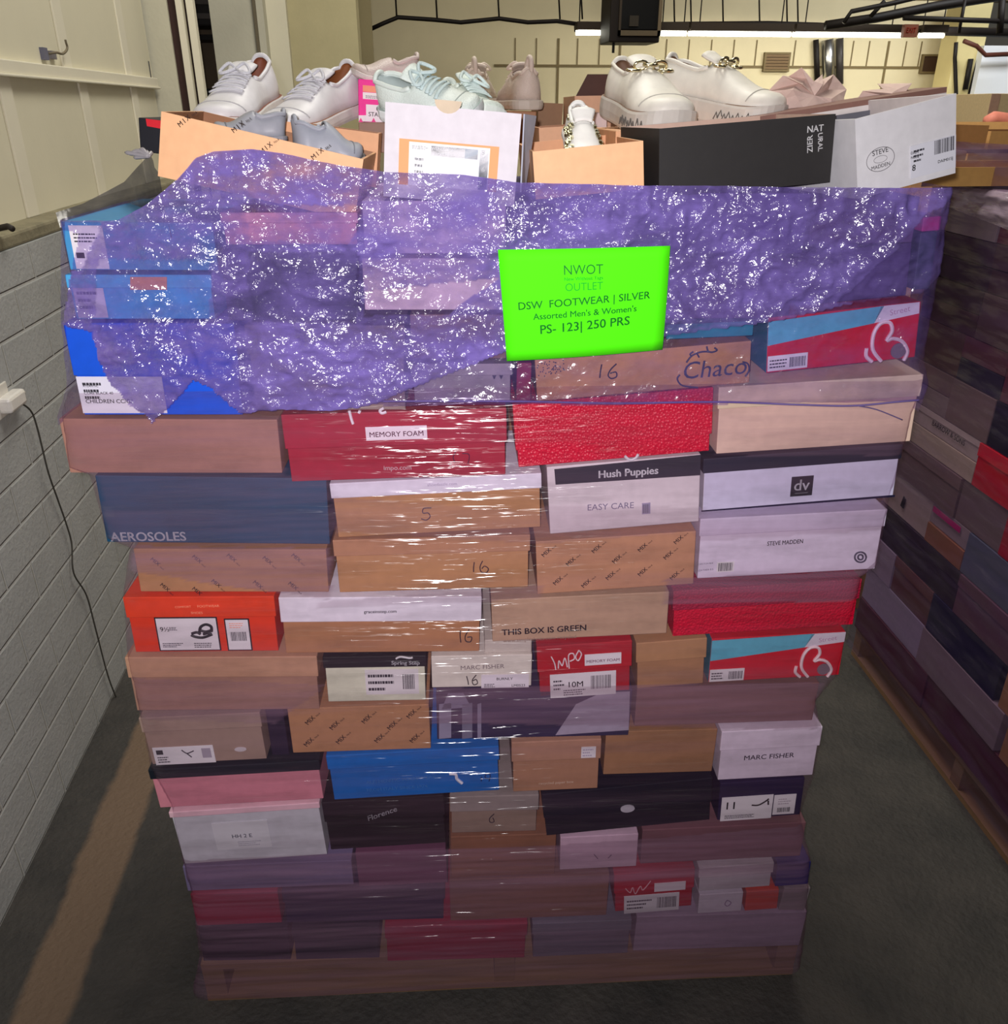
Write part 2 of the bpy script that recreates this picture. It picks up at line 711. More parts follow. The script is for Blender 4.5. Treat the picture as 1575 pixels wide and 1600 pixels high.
# recess between jamb and pillar
slab(230, 420, 100, 5.6, 'wall_recess', plaster((120, 104, 88), 'recess_paint', 2, .3, .8, .1), .1)
# machine shapes in the recess
a, b2 = WORLD.at(296, 60, 5.3), WORLD.at(348, 60, 5.3)
r = thing('ventilation_unit', 'dark grey ventilation unit hanging in the dim recess beyond the left wall', 'ventilation unit', Matrix.Translation((a.x, 5.2, 1.9)))
mb = MB(); mb.box(0, b2.x - a.x, 0, .3, .36, .8, card((52, 48, 50), .5)); mb.build('housing', r, bevel=.01)
mb = MB()
for k in range(5):
    mb.box(.02, b2.x - a.x - .02, -.02, .02, .40 + k * .08, .43 + k * .08, card((110, 104, 104), .4))
mb.build('louvre', r)
mb = MB(); mb.box(0, b2.x - a.x, -.05, .25, .28, .31, card((24, 22, 24), .5)); mb.build('tray', r)
a, b2 = WORLD.at(300, 150, 4.6), WORLD.at(352, 150, 4.6)
r = thing('storage_bin', 'black storage bin in the recess behind the leftmost white sneaker', 'bin', Matrix.Translation((a.x, 4.65, 0)))
mb = MB(); mb.box(0, b2.x - a.x, 0, .4, 0, 1.85, card((16, 16, 20), .5)); mb.build('bin_body', r, bevel=.01)
mb = MB(); mb.box(-.01, b2.x - a.x + .01, -.02, .42, 1.85, 1.89, card((22, 22, 26), .5)); mb.build('bin_lid', r, bevel=.005)

# far wall and right end
FAR = 9.0
mb = MB()
mb.box(-4, 6.4, FAR, FAR + .2, 0, 2.86, plaster((222, 210, 174), 'far_cream', 2, .08, .8, .05))
struct(mb.build('wall_back'))
mb = MB()
mb.box(-4, 9, FAR - .02, FAR + .2, 2.86, 5, plaster((150, 128, 98), 'far_upper_shaded', 2, .15, .9, .05))  # darker colour stands for the shade above the hooded lamps
struct(mb.build('wall_back_upper'))
JO = card((120, 104, 70))
zt = WORLD.at(1100, 104, FAR).z
mb = MB()
xa, xb = WORLD.at(772, 104, FAR).x, WORLD.at(1462, 104, FAR).x
mb.box(xa, xb, FAR - .012, FAR, zt - .012, zt + .012, JO)
struct(mb.build('trim_%d' % n)); n += 1
for px in (805, 838, 872, 902, 936, 968, 1040, 1075, 1110, 1145, 1180, 1240, 1330, 1355, 1385, 1412, 1436):
    a = WORLD.at(px, 90, FAR)
    mb = MB()
    w = .012 if px in (872, 968, 1385) else .005
    mb.box(a.x - w, a.x + w, FAR - .01, FAR, zt if w < .01 else 0.8, zt + .26, JO)
    struct(mb.build('trim_%d' % n)); n += 1
# vents and openings
def wall_opening(px0, py0, px1, py1, name, label, cat, slats):
    a, b = WORLD.at(px0, py0, FAR), WORLD.at(px1, py1, FAR)
    r = thing(name, label, cat, Matrix.Translation((a.x, FAR - .04, b.z)))
    w, h = b.x - a.x, a.z - b.z
    mb = MB(); mb.box(0, w, .02, .035, 0, h, card((70, 50, 36))); mb.build('backing', r)
    mb = MB()
    e = .02
    mb.box(-e, w + e, 0, .04, h, h + e, JO); mb.box(-e, w + e, 0, .04, -e, 0, JO)
    mb.box(-e, 0, 0, .04, 0, h, JO); mb.box(w, w + e, 0, .04, 0, h, JO)
    mb.build('frame', r)
    for k in range(slats):
        mb = MB(); z = h * (k + .5) / slats
        mb.box(0, w, .0, .02, z - .012, z + .012, card((120, 96, 66))); mb.build('slat', r)
    return r


wall_opening(1196, 85, 1228, 109, 'wall_vent', 'slatted brown vent high on the far wall', 'vent', 5)
wall_opening(1442, 88, 1467, 112, 'wall_niche', 'small brown square niche high on the far wall near the corner', 'niche', 0)
mb = MB(); mb.box(-4, 9, -3, 13, 5.0, 5.1, plaster((120, 112, 100), 'ceiling_paint', 3, .2, .9, .05)); struct(mb.build('ceiling'))
# white end wall and corner pier
a = WORLD.at(1488, 100, 8.4); b2 = WORLD.at(1532, 100, 8.4)
mb = MB(); mb.box(a.x, b2.x, 8.4, 8.7, 0, 2.9, plaster((214, 200, 146), 'pier_cream', 2, .1, .8, .05)); struct(mb.build('wall_corner_pier'))
a = WORLD.at(1532, 100, 8.3)
mb = MB(); mb.box(a.x, a.x + 3, 8.3, 8.4, 0, 2.38, plaster((236, 240, 246), 'white_paint', 2, .03, .7, .05)); struct(mb.build('wall_right'))

# ------------------------------------------------------------------ wooden pallet
def wood_mat(c, name):
    m = bpy.data.materials.new(name)
    m.use_nodes = True
    nt = m.node_tree
    b = nt.nodes['Principled BSDF']
    tc = nt.nodes.new('ShaderNodeTexCoord')
    mp = nt.nodes.new('ShaderNodeMapping')
    mp.inputs['Scale'].default_value = (3, 40, 40)
    n = nt.nodes.new('ShaderNodeTexNoise')
    n.inputs['Scale'].default_value = 2
    n.inputs['Detail'].default_value = 6
    mx = nt.nodes.new('ShaderNodeMix')
    mx.data_type = 'RGBA'
    a = L(c)
    mx.inputs[6].default_value = (a[0] * .6, a[1] * .55, a[2] * .5, 1)
    mx.inputs[7].default_value = a
    nt.links.new(tc.outputs['Object'], mp.inputs['Vector'])
    nt.links.new(mp.outputs['Vector'], n.inputs['Vector'])
    nt.links.new(n.outputs['Fac'], mx.inputs[0])
    nt.links.new(mx.outputs[2], b.inputs['Base Color'])
    b.inputs['Roughness'].default_value = .8
    return m


WOOD = wood_mat((140, 108, 78), 'pallet_wood')


def wooden_pallet(frame, x0, x1, dep, label, d0=0.0):
    r = thing('wooden_pallet', label, 'pallet', frame.m @ Matrix.Translation((0, d0, 0)), 'wooden pallets on the floor')
    for i in range(7):
        y = i * (dep - .1) / 6
        mb = MB()
        mb.box(x0, x1, y, y + .1, .1, .118, WOOD)
        mb.build('deck_board', r, bevel=.001)
    for i in range(3):
        x = x0 + i * (x1 - x0 - .045) / 2
        mb = MB()
        mb.box(x, x + .045, .002, dep - .002, .018, .1, WOOD)
        mb.build('stringer', r)
    for y in (0, dep / 2 - .05, dep - .1):
        mb = MB()
        mb.box(x0, x1, y, y + .1, 0, .018, WOOD)
        mb.build('bottom_board', r)
    return r


wooden_pallet(MAIN, -.665, .645, 1.02, 'wooden pallet under the central wrapped stack of shoe boxes', .01)

# ------------------------------------------------------------------ front boxes of the wrapped stack
def S(q, label, **k):
    d = k.pop('d', random.uniform(0.0, .008))
    return Box(MAIN, q, d, label, **k)


GREY_T = (120, 112, 118)
# --- row under the crinkled film
b = S([(97, 344), (338, 347), (338, 424), (104, 424)], 'sky blue shoe box with a white end label, upper left of the central stack', col=(70, 150, 205), d=.0)
b.sticker((107, 352), (172, 420), [('bar', .08, .25, .32, .38, (70, 60, 66)), ('lines', .1, .6, .8, .85)])
b = S([(105, 427), (335, 427), (338, 500), (110, 500)], 'light blue shoe box between the sky blue one and the royal blue one', col=(70, 165, 225), lid=(80, 175, 230), lidh=.3, d=.004)
b.sticker((112, 440), (170, 496), [('lines', .1, .2, .8, .8)], col=(214, 205, 226))
b.patch([(205, 432), (262, 432), (262, 452), (205, 452)], (226, 150, 105), 'orange_tape')
b = S([(101, 503), (372, 503), (380, 650), (124, 649)], 'large royal blue shoe box with a white label along its lower left', col=(20, 88, 222), lid=(20, 88, 222), lidh=.56, d=.0, dep=.22)
b.sticker((119, 588), (262, 645), [('lines', .06, .35, .34, .9), ('t', 'ATLANTIC', .06, .72, .24), ('t', 'CORE BLACK 40', .06, .52, .4), ('t', 'CHILDREN CC/GS', .06, .28, .62)], col=(226, 222, 238))
b = S([(345, 330), (562, 330), (562, 384), (345, 384)], 'mauve pink shoe box seen through crinkled film below the tilted open box', col=(214, 150, 168), lid=(220, 158, 175), d=.004)
b = S([(345, 388), (562, 388), (562, 502), (345, 502)], 'dark charcoal shoe box hidden behind crinkled film right of the light blue boxes', col=(62, 62, 84), lid=(56, 56, 78), d=.006)
b = S([(386, 506), (636, 506), (636, 642), (390, 642)], 'taupe shoe box behind crinkled film right of the royal blue box', col=(150, 132, 128), lid=(140, 124, 122), d=.004)
b = S([(566, 312), (792, 312), (792, 398), (566, 398)], 'pale lilac shoe box behind glittering film left of the green card', col=(222, 200, 226), d=.006)
b = S([(566, 402), (792, 402), (792, 486), (566, 486)], 'cream pink shoe box behind film, level with the green card', col=(224, 200, 205), d=.002)
b = S([(640, 490), (792, 490), (794, 562), (640, 562)], 'brown shoe box behind film at the lower left of the green card', col=(140, 110, 100), d=.005)
b = S([(642, 567), (802, 566), (802, 629), (642, 632)], 'grey shoe box with a small crown print above the maroon box', col=(150, 140, 142), lid=(160, 150, 152), lidh=.3, d=.003)
b.text('W', (765, 592), (790, 592), (90, 84, 96), bold=.03, name='crown_print')
b = S([(806, 566), (831, 566), (831, 629), (806, 629)], 'narrow dark red shoe box end squeezed below the green card', col=(132, 24, 52), d=.006, shrink=.001)
b = S([(796, 300), (1040, 300), (1040, 392), (796, 392)], 'dark navy shoe box under film above the green card', col=(52, 48, 92), d=.006)
b = S([(796, 396), (1036, 396), (1036, 476), (796, 476)], 'slate shoe box hidden behind the green card', col=(96, 84, 120), d=.006)
b = S([(796, 480), (1036, 480), (1036, 552), (796, 556)], 'brown shoe box behind the lower half of the green card', col=(150, 110, 100), d=.006)
b = S([(1044, 300), (1262, 300), (1262, 398), (1044, 398)], 'violet grey shoe box under film right of the green card', col=(96, 80, 140), d=.004)
b = S([(1266, 308), (1436, 306), (1430, 380), (1266, 384)], 'dull purple shoe box under film at the upper right corner', col=(100, 76, 120), d=.006)
b = S([(1440, 342), (1474, 340), (1470, 357), (1440, 360)], 'magenta shoe box edge peeking at the upper right corner', col=(190, 40, 130), d=.004, dep=.2)
b = S([(1436, 362), (1470, 360), (1452, 452), (1426, 455)], 'dark teal shoe box end standing at the upper right corner', col=(36, 54, 68), d=.004, dep=.2)
b = S([(1044, 402), (1240, 402), (1240, 498), (1044, 500)], 'dark plum shoe box under film above the teal box', col=(84, 64, 108), d=.004)
b = S([(1244, 388), (1424, 384), (1420, 456), (1244, 486)], 'deep violet shoe box under film above the red and blue box', col=(74, 58, 104), d=.006)
b = S([(1040, 504), (1180, 502), (1178, 524), (1040, 534)], 'flat teal shoe box above the brown box numbered 16', col=(30, 130, 150), d=.004)
b = S([(835, 562), (1172, 530), (1176, 600), (837, 628)], 'brown shoe box marked 16 with a lizard logo below the green card', col=KRAFT, d=.002)
b.strokes([[(940, 569), (938, 580), (937, 590)], [(963, 568), (954, 577), (950, 586), (955, 591), (963, 588), (962, 581), (953, 583)]], 2.4, (50, 40, 60))
b.text('Chaco', (1068, 592), (1166, 583), (64, 62, 92), bold=.0, shear=.15)
b.strokes([[(1072, 566), (1080, 556), (1090, 551), (1100, 549), (1112, 550)], [(1083, 549), (1078, 553), (1080, 556)], [(1104, 541), (1106, 548), (1112, 550), (1120, 547), (1116, 543)], [(1088, 551), (1092, 558)], [(1062, 585), (1058, 592), (1066, 602), (1090, 605)], [(1160, 565), (1168, 568), (1170, 578), (1164, 588)]], 3.0, (64, 62, 92), name='lizard_logo')
pts = [(850 + random.gauss(10, 14), 572 + random.gauss(0, 9)) for _ in range(60)]
mb = MB()
for p in pts:
    a = b.at(*p)
    if abs(a[0]) < b.w / 2 - .003 and .002 < a[1] < b.h - .003:
        mb.box(a[0] - .0008, a[0] + .0008, -.0018, -.0005, a[1] - .0008, a[1] + .0008, card((70, 60, 80)))
mb.build('dotted_print', b.body)
RB = (208, 24, 44)


def heart_box(q, label, tl, d):
    """red box with a blue wedge, a white corner and a looping white line"""
    b = S(q, label, col=RB, d=d, sides={4: card((60, 130, 150))})
    TL, TR, BR, BL = [Vector(p) for p in q]
    f = lambda u, v: tuple((TL * (1 - u) + TR * u) * (1 - v) + (BL * (1 - u) + BR * u) * v)
    b.patch([f(.0, 0), f(.76, 0), f(.70, .32), f(.0, .50)], (96, 182, 208), 'blue_panel')
    b.patch([f(.74, .01), f(.99, .01), f(.99, .26), f(.70, .32)], (226, 216, 230), 'white_panel')
    b.text('Street', f(.80, .23), f(.93, .20), (186, 150, 176))
    b.sticker(f(.01, .72), f(.27, .985), [('bars', .55, .15, .95, .8), ('lines', .05, .15, .5, .8)])
    b.strokes([[f(.76, .95), f(.70, .75), f(.70, .5), f(.74, .34), f(.80, .34), f(.82, .48), f(.79, .62), f(.83, .6), f(.89, .66), f(.93, .82), f(.91, .96)],
               [f(.66, .72), f(.66, .85), f(.70, .95)]], 6.5, (240, 214, 220), name='heart_line')
    mb = MB()
    a = b.at(*f(.87, .8))
    mb.prism([(a[0] + .012 * math.cos(t * PI / 8), a[1] + .012 * math.sin(t * PI / 8)) for t in range(16)], -.003, -.001, card((130, 110, 122)))
    mb.build('round_sticker', b.body)
    return b


heart_box([(1197, 503), (1440, 462), (1432, 566), (1197, 578)], 'red and light blue shoe box with a looping heart line just under the crinkled film', 0, .0)

# --- row 1
S([(92, 652), (436, 655), (441, 740), (106, 741)], 'long plain pinkish brown shoe box under the royal blue box', col=PINK_K, d=.0)
b = S([(437, 645), (797, 636), (790, 742), (452, 755)], 'maroon shoe box with a white memory foam tag', col=(168, 34, 58), lid=(170, 36, 62), lidh=.5, d=.0)
b.sticker((571, 666), (668, 684), [('t', 'MEMORY FOAM', .06, .25, .94, (120, 60, 90))], col=(236, 222, 236))
b.text('impo.com', (600, 734), (643, 733), (240, 220, 228), bold=.01)
b.strokes([[(546, 640), (549, 652), (552, 661)], [(563, 640), (561, 644)], [(600, 636), (594, 640), (597, 644), (604, 642)]], 5, (236, 224, 238), name='script_print')
b.strokes([[(712, 706), (708, 714), (711, 722)], [(722, 708), (732, 709), (733, 716), (731, 724)]], 1.8, (90, 30, 60))
b = S([(801, 633), (1114, 600), (1114, 708), (804, 729)], 'crimson shoe box with an embossed weave, right of the maroon one', col=(214, 10, 52), kind='weave', lid=(214, 10, 52), lidh=.72, d=.003)
b = S([(1118, 603), (1442, 583), (1428, 690), (1118, 711)], 'cream shoe box with a paler lid at the right edge', col=(238, 206, 186), lid=(246, 228, 190), lidh=.32, d=.0)
# --- row 2
b = S([(140, 744), (512, 744), (516, 854), (172, 846)], 'dark teal blue shoe box with pale lettering along its lower left', col=(22, 76, 110), d=.002)
b.text('AEROSOLES', (174, 845), (292, 844), (216, 216, 230), bold=.02)
b = S([(516, 757), (850, 733), (846, 828), (522, 838)], 'brown shoe box with a white lid and the handwritten number 5', col=KRAFT, lid=(232, 226, 244), lidh=.27, d=.003)
b.strokes([[(674, 793), (662, 794), (661, 801), (669, 801), (672, 807), (666, 812), (658, 810)]], 2, (70, 50, 70))
b.text('shoedazzle.com', (668, 758), (714, 756), (170, 160, 185))
b = S([(855, 733), (1098, 704), (1092, 820), (856, 832)], 'white shoe box with a dark panel carrying pale lettering', col=(222, 210, 218), d=.002)
b.patch([(866, 733), (1097, 706), (1095, 742), (868, 757)], (44, 44, 58), 'dark_panel')
o = b.text('Hush Puppies', (935, 746), (1028, 739), (234, 230, 240), bold=.03)
for v in o.data.vertices:
    v.co.y -= .0012
b.strokes([[(976, 712), (984, 718), (993, 715), (997, 709)]], 5, (220, 214, 226), name='dog_logo')
b.texts([('EASY CARE', (918, 797), (990, 793))], (120, 112, 140))
b.sticker((1003, 786), (1016, 802), [('bars', .1, .1, .9, .9)], col=(160, 150, 180))
b = S([(1103, 714), (1413, 692), (1398, 777), (1088, 802)], 'white shoe box with a black lid and a small black square logo', col=(212, 208, 236), lid=(34, 38, 56), lidh=.27, d=.0, sides={4: card((206, 200, 214))})
b.sticker((1237, 745), (1268, 773), [('t', 'dv', .14, .3, .84, (225, 222, 235)), ('bar', .2, .14, .8, .17, (120, 120, 130))], col=(30, 32, 44), name='square_logo')
b.patch([(1089, 798), (1398, 773), (1398, 777), (1089, 802)], (30, 28, 60), 'dark_base_line')
# --- row 3
b = S([(205, 856), (513, 858), (513, 926), (220, 926)], 'brown shoe box printed with slanted words under the teal blue box', col=KRAFT, d=.004)
mix_print(b, [(235, 874), (300, 870), (354, 868), (410, 872), (455, 868), (250, 914), (330, 908), (395, 910), (300, 920), (450, 912)], ang=-38)
b = S([(522, 842), (829, 833), (830, 918), (523, 927)], 'plain brown shoe box numbered 16 beside the slanted print boxes', col=KRAFT, lid=(186, 136, 104), lidh=.3, d=.002)
b.strokes([[(741, 878), (740, 886), (740, 893)], [(754, 876), (750, 885), (752, 893), (760, 894), (763, 888), (757, 884), (753, 888)]], 2, (60, 44, 60))
b = S([(836, 844), (1087, 830), (1087, 912), (838, 931)], 'shorter brown shoe box printed with slanted words, below the dark panel box', col=(196, 144, 110), d=.001)
mix_print(b, [(850, 870), (888, 884), (928, 864), (960, 880), (1000, 862), (1040, 874), (868, 914), (912, 918), (950, 906), (1000, 900), (1050, 906), (1056, 850)], ang=42)
b = S([(1090, 806), (1388, 796), (1370, 887), (1088, 908)], 'white shoe box with small black lettering and a round grey seal', col=(228, 216, 238), lid=(220, 208, 234), lidh=.28, d=.004)
b.text('STEVE MADDEN', (1198, 852), (1254, 848), INK, bold=.02, hs=1.3)
b.sticker((1120, 878), (1146, 892), [('bars', .1, .1, .9, .9)])
b.texts([('CARLTON BLK', (1090, 882), (1114, 880)), ('LEATHER 8.5', (1090, 892), (1114, 890))], (80, 70, 100))
b.strokes([[(1344 + 9 * math.cos(t * .7), 870 + 8 * math.sin(t * .7)) for t in range(10)], [(1344 + 4 * math.cos(t * .7), 870 + 4 * math.sin(t * .7)) for t in range(10)]], 3.4, (84, 80, 100), name='round_seal')
# --- row 4
b = S([(191, 931), (434, 929), (435, 1018), (208, 1020)], 'bright orange shoe box with a sandal pictured on its label', col=(232, 62, 26), lid=(240, 70, 30), lidh=.36, d=.0, dep=.32)
b.texts([('COMFORT', (275, 948), (300, 947)), ('FOOTWEAR', (310, 947), (344, 946)), ('SHOES', (300, 957), (318, 957))], (255, 170, 130))
b.sticker((243, 966), (344, 1014), [('t', '9½', .05, .6, .2), ('lines', .05, .08, .4, .24), ('lines', .58, .06, .95, .24), ('lines', .2, .62, .34, .74)], border=INK)
b.strokes([[(299, 991), (306, 994), (318, 995), (332, 990)], [(300, 989), (308, 987), (314, 990)], [(312, 988), (314, 979), (322, 975), (330, 978), (331, 986)], [(314, 984), (322, 986), (330, 984)], [(318, 990), (326, 988), (331, 990)]], 6, (30, 34, 40), name='sandal_picture')
b.sticker((352, 968), (393, 1014), [('bars', .15, .3, .85, .6), ('lines', .15, .72, .8, .92, (240, 170, 150))], border=INK)
b = S([(437, 932), (755, 929), (752, 1019), (440, 1021)], 'brown shoe box numbered 16 with a bright white lid', col=(186, 132, 92), lid=(240, 234, 248), lidh=.43, d=.002)
b.text('graceinstep.com', (569, 956), (620, 955), (40, 40, 50), bold=.02)
b.strokes([[(719, 985), (719, 994), (720, 1003)], [(733, 983), (727, 993), (728, 1001), (735, 1002), (737, 995), (730, 995)]], 2.2, (50, 36, 40))
b = S([(764, 934), (1044, 926), (1046, 988), (770, 1006)], 'brown shoe box lettered THIS BOX IS GREEN', col=(192, 158, 132), d=.0)
b.text('THIS BOX IS GREEN', (784, 992), (916, 984), (44, 34, 44), bold=.03)
b.texts([('www.simpleshoes.com recycled', (786, 1003), (900, 996))], (150, 124, 110))
b = S([(1048, 921), (1348, 903), (1336, 976), (1050, 996)], 'crimson shoe box with a darker lid at the right, above the heart line box', col=(214, 6, 50), kind='weave', lid=(170, 26, 60), lidh=.42, d=.001)
# --- row 5
b = S([(192, 1024), (500, 1024), (500, 1108), (212, 1112)], 'wide plain light brown shoe box below the orange box', col=(172, 130, 112), lid=(196, 150, 122), lidh=.37, d=.0)
b = S([(504, 1024), (668, 1022), (668, 1094), (508, 1098)], 'cream striped shoe box end with a black lid', col=(222, 222, 200), lid=(28, 30, 34), lidh=.24, d=.001)
b.text('Spring Step', (612, 1036), (656, 1036), (220, 220, 226), bold=.02)
b.sticker((570, 1046), (655, 1083), [('bars', .7, .2, .92, .8), ('lines', .05, .1, .55, .9)], col=(226, 220, 224))
b.strokes([[(619, 1027), (626, 1024), (640, 1026), (645, 1025)]], 4, (220, 220, 226), name='crest_print')
b = S([(672, 1024), (832, 1022), (832, 1072), (674, 1076)], 'cream shoe box end marked 16 left of the small red box', col=(224, 216, 206), d=.0)
b.text('MARC FISHER', (720, 1046), (788, 1043), (120, 108, 112))
b.strokes([[(729, 1056), (731, 1063), (732, 1069)], [(744, 1054), (738, 1062), (740, 1069), (746, 1067), (744, 1061), (739, 1063)]], 2, (44, 36, 44))
b.sticker((752, 1054), (826, 1073), [('t', 'BURNLY', .32, .6, .66), ('lines', .06, .05, .3, .35), ('t', 'LM0523', .64, .08, .92)], col=(232, 224, 234))
S([(756, 1000), (832, 996), (832, 1020), (756, 1021)], 'off white shoe box corner between the THIS BOX IS GREEN box and the cream end', col=(206, 196, 186), d=.006)
b = S([(835, 1010), (988, 997), (988, 1080), (842, 1088)], 'small red shoe box with white script and a size label', col=(176, 22, 34), lid=(186, 28, 40), lidh=.5, d=.0)
b.strokes([[(861, 1024), (866, 1034), (868, 1044)], [(872, 1042), (873, 1030), (878, 1038), (882, 1026), (886, 1040)], [(889, 1042), (888, 1022), (895, 1019), (897, 1027), (890, 1031)], [(904, 1014), (899, 1024), (903, 1030), (908, 1020), (904, 1014)]], 2.6, (240, 226, 232), name='script_logo')
b.sticker((913, 1021), (970, 1034), [('t', 'MEMORY FOAM', .05, .25, .95, (150, 90, 120))])
b.sticker((859, 1054), (962, 1083), [('t', '10M', .28, .42, .5), ('bars', .62, .28, .92, .85), ('lines', .05, .3, .22, .8), ('lines', .2, .06, .6, .34)])
b = S([(992, 1003), (1104, 994), (1104, 1068), (992, 1077)], 'brown shoe box end between the small red box and the heart line box', col=(176, 130, 92), lid=(184, 138, 98), lidh=.42, d=.004)
heart_box([(1110, 1001), (1325, 982), (1310, 1059), (1106, 1064)], 'red and light blue shoe box with a looping heart line halfway down the right edge', 0, .0)
# --- row 6
b = S([(214, 1117), (414, 1113), (414, 1184), (236, 1198)], 'grey brown shoe box with a sports label at the left edge', col=(164, 138, 126), lid=(168, 142, 130), lidh=.3, d=.0)
b.sticker((238, 1168), (338, 1190), [('lines', .05, .1, .3, .5), ('bar', .05, .6, .16, .85), ('bar', .8, .3, .95, .85, (170, 160, 176))])
b.strokes([[(284, 1171), (292, 1176), (299, 1174), (303, 1172)], [(292, 1176), (300, 1182)]], 2.8, (60, 56, 66), name='leaping_logo')
mb = MB()
a = b.at(376, 1170)
mb.prism([(a[0] + .011 * math.cos(t * PI / 8), a[1] + .005 * math.sin(t * PI / 8)) for t in range(16)], -.002, -.0005, card((206, 194, 200)))
mb.build('white_logo', b.body)
S([(419, 1108), (444, 1108), (452, 1180), (419, 1182)], 'added dark filler for the shaded gap left of the slanted print box', col=(40, 34, 56), d=.02, shrink=.001)  # dark filler put where the gap between the boxes lies in shade
b = S([(448, 1106), (674, 1100), (672, 1170), (456, 1178)], 'brown shoe box printed with slanted words above the blue box', col=(184, 134, 98), d=.002)
mix_print(b, [(482, 1132), (520, 1140), (570, 1130), (610, 1140), (640, 1122), (480, 1166), (530, 1162), (590, 1160), (645, 1160)], ang=44)
b = S([(680, 1080), (988, 1078), (985, 1148), (682, 1158)], 'dark shoe box with a grey photographic print under the small red box', col=(52, 46, 78), d=.0)
for k, (xa, xb, cc) in enumerate([(686, 705, (150, 144, 170)), (722, 738, (120, 116, 140)), (746, 752, (140, 134, 160))]):
    b.patch([(xa, 1100), (xb, 1098), (xb, 1152), (xa, 1154)], cc, 'grey_stripe')
b.patch([(700, 1082), (724, 1082), (736, 1104), (690, 1108)], (140, 132, 160), 'grey_stripe')
b.patch([(868, 1148), (900, 1100), (940, 1082), (984, 1080), (984, 1140)], (170, 158, 180), 'pale_swoosh')
S([(992, 1074), (1282, 1066), (1270, 1126), (992, 1136)], 'mauve brown shoe box at the right below the heart line box', col=(136, 98, 92), d=.006)
# --- row 7
b = S([(233, 1202), (504, 1184), (505, 1250), (244, 1262)], 'pink shoe box with a black lid near the left edge', col=(222, 140, 156), lid=(24, 32, 42), lidh=.24, d=.0)
b = S([(510, 1182), (782, 1160), (782, 1238), (517, 1248)], 'vivid blue shoe box numbered 19 with a small boot map', col=(6, 104, 190), lid=(8, 108, 196), lidh=.3, d=.0)
b.texts([('AUTHENTIC FOOTWEAR', (572, 1224), (682, 1215)), ('FROM ITALY SINCE 1974', (574, 1236), (668, 1229))], (70, 150, 220), bold=.015)
b.strokes([[(702, 1208), (712, 1209), (714, 1216), (722, 1223)]], 7, (226, 226, 240), name='boot_map')
b.strokes([[(752, 1213), (752, 1220)], [(765, 1216), (758, 1214), (760, 1209), (766, 1210), (764, 1220)]], 2, (10, 40, 90))
b = S([(796, 1160), (940, 1150), (938, 1234), (800, 1236)], 'brown shoe box end with a small white square sticker', col=(174, 128, 100), lid=(182, 136, 112), lidh=.38, d=.0)
b.sticker((908, 1165), (930, 1181), [('lines', .1, .1, .9, .9, (180, 170, 190))])
b.texts([('recycled paper box', (842, 1225), (896, 1222))], (214, 190, 170))
S([(943, 1143), (1118, 1138), (1118, 1206), (944, 1211)], 'plain brown shoe box left of the white box near the right edge', col=(164, 120, 86), d=.002)
b = S([(1122, 1142), (1285, 1132), (1274, 1212), (1122, 1219)], 'white shoe box end with thin capitals at the lower right edge', col=(228, 214, 232), lid=(236, 222, 240), lidh=.38, d=.0)
b.text('MARC FISHER', (1162, 1187), (1240, 1182), (70, 60, 80), bold=.01)
# --- row 8
b = S([(266, 1266), (505, 1252), (510, 1335), (282, 1352)], 'pale grey shoe box with a faint label under the pink box', col=(206, 206, 214), lid=(240, 196, 208), lidh=.1, d=.0)
b.sticker((330, 1286), (426, 1322), [('t', 'HH 2 E', .32, .42, .68, (110, 110, 130)), ('lines', .4, .1, .9, .3, (170, 170, 180))], col=(216, 216, 222))
b = S([(504, 1250), (697, 1241), (697, 1316), (511, 1330)], 'black shoe box with white script under the vivid blue box', col=(34, 28, 34), lid=(32, 26, 32), lidh=.4, d=.003)
b.text('Florence', (576, 1280), (622, 1264), (200, 196, 206), shear=.3, bold=.01)
S([(702, 1242), (842, 1240), (842, 1298), (702, 1303)], 'grey taupe shoe box end marked 6 right of the black script box', col=(146, 124, 112), lid=(150, 138, 134), lidh=.4, d=.004).strokes(
    [[(772, 1271), (765, 1278), (766, 1284), (772, 1283), (770, 1277)]], 2, (50, 40, 50))
b = S([(846, 1240), (1113, 1212), (1113, 1282), (850, 1306)], 'black shoe box with an oval white mark', col=(20, 20, 34), lid=(18, 20, 36), lidh=.55, d=.0)
mb = MB()
a = b.at(980, 1261)
mb.prism([(a[0] + .014 * math.cos(t * PI / 10), a[1] + .009 * math.sin(t * PI / 10)) for t in range(20)], -.0055, -.001, card((190, 184, 196)))
mb.build('oval_logo', b.lidobj)
b = S([(1120, 1224), (1262, 1214), (1248, 1274), (1124, 1282)], 'dark navy shoe box end with a white pump label', col=(36, 28, 66), d=.0)
b.sticker((1128, 1246), (1204, 1277), [('t', '11', .1, .5, .26), ('lines', .08, .08, .9, .25)])
b.strokes([[(1174, 1257), (1184, 1257), (1194, 1252), (1201, 1247)], [(1200, 1250), (1200, 1256)]], 4, (40, 30, 34), name='pump_picture')
b.sticker((1210, 1242), (1240, 1270), [('bars', .2, .12, .8, .35), ('lines', .2, .5, .8, .85, (180, 170, 180))])
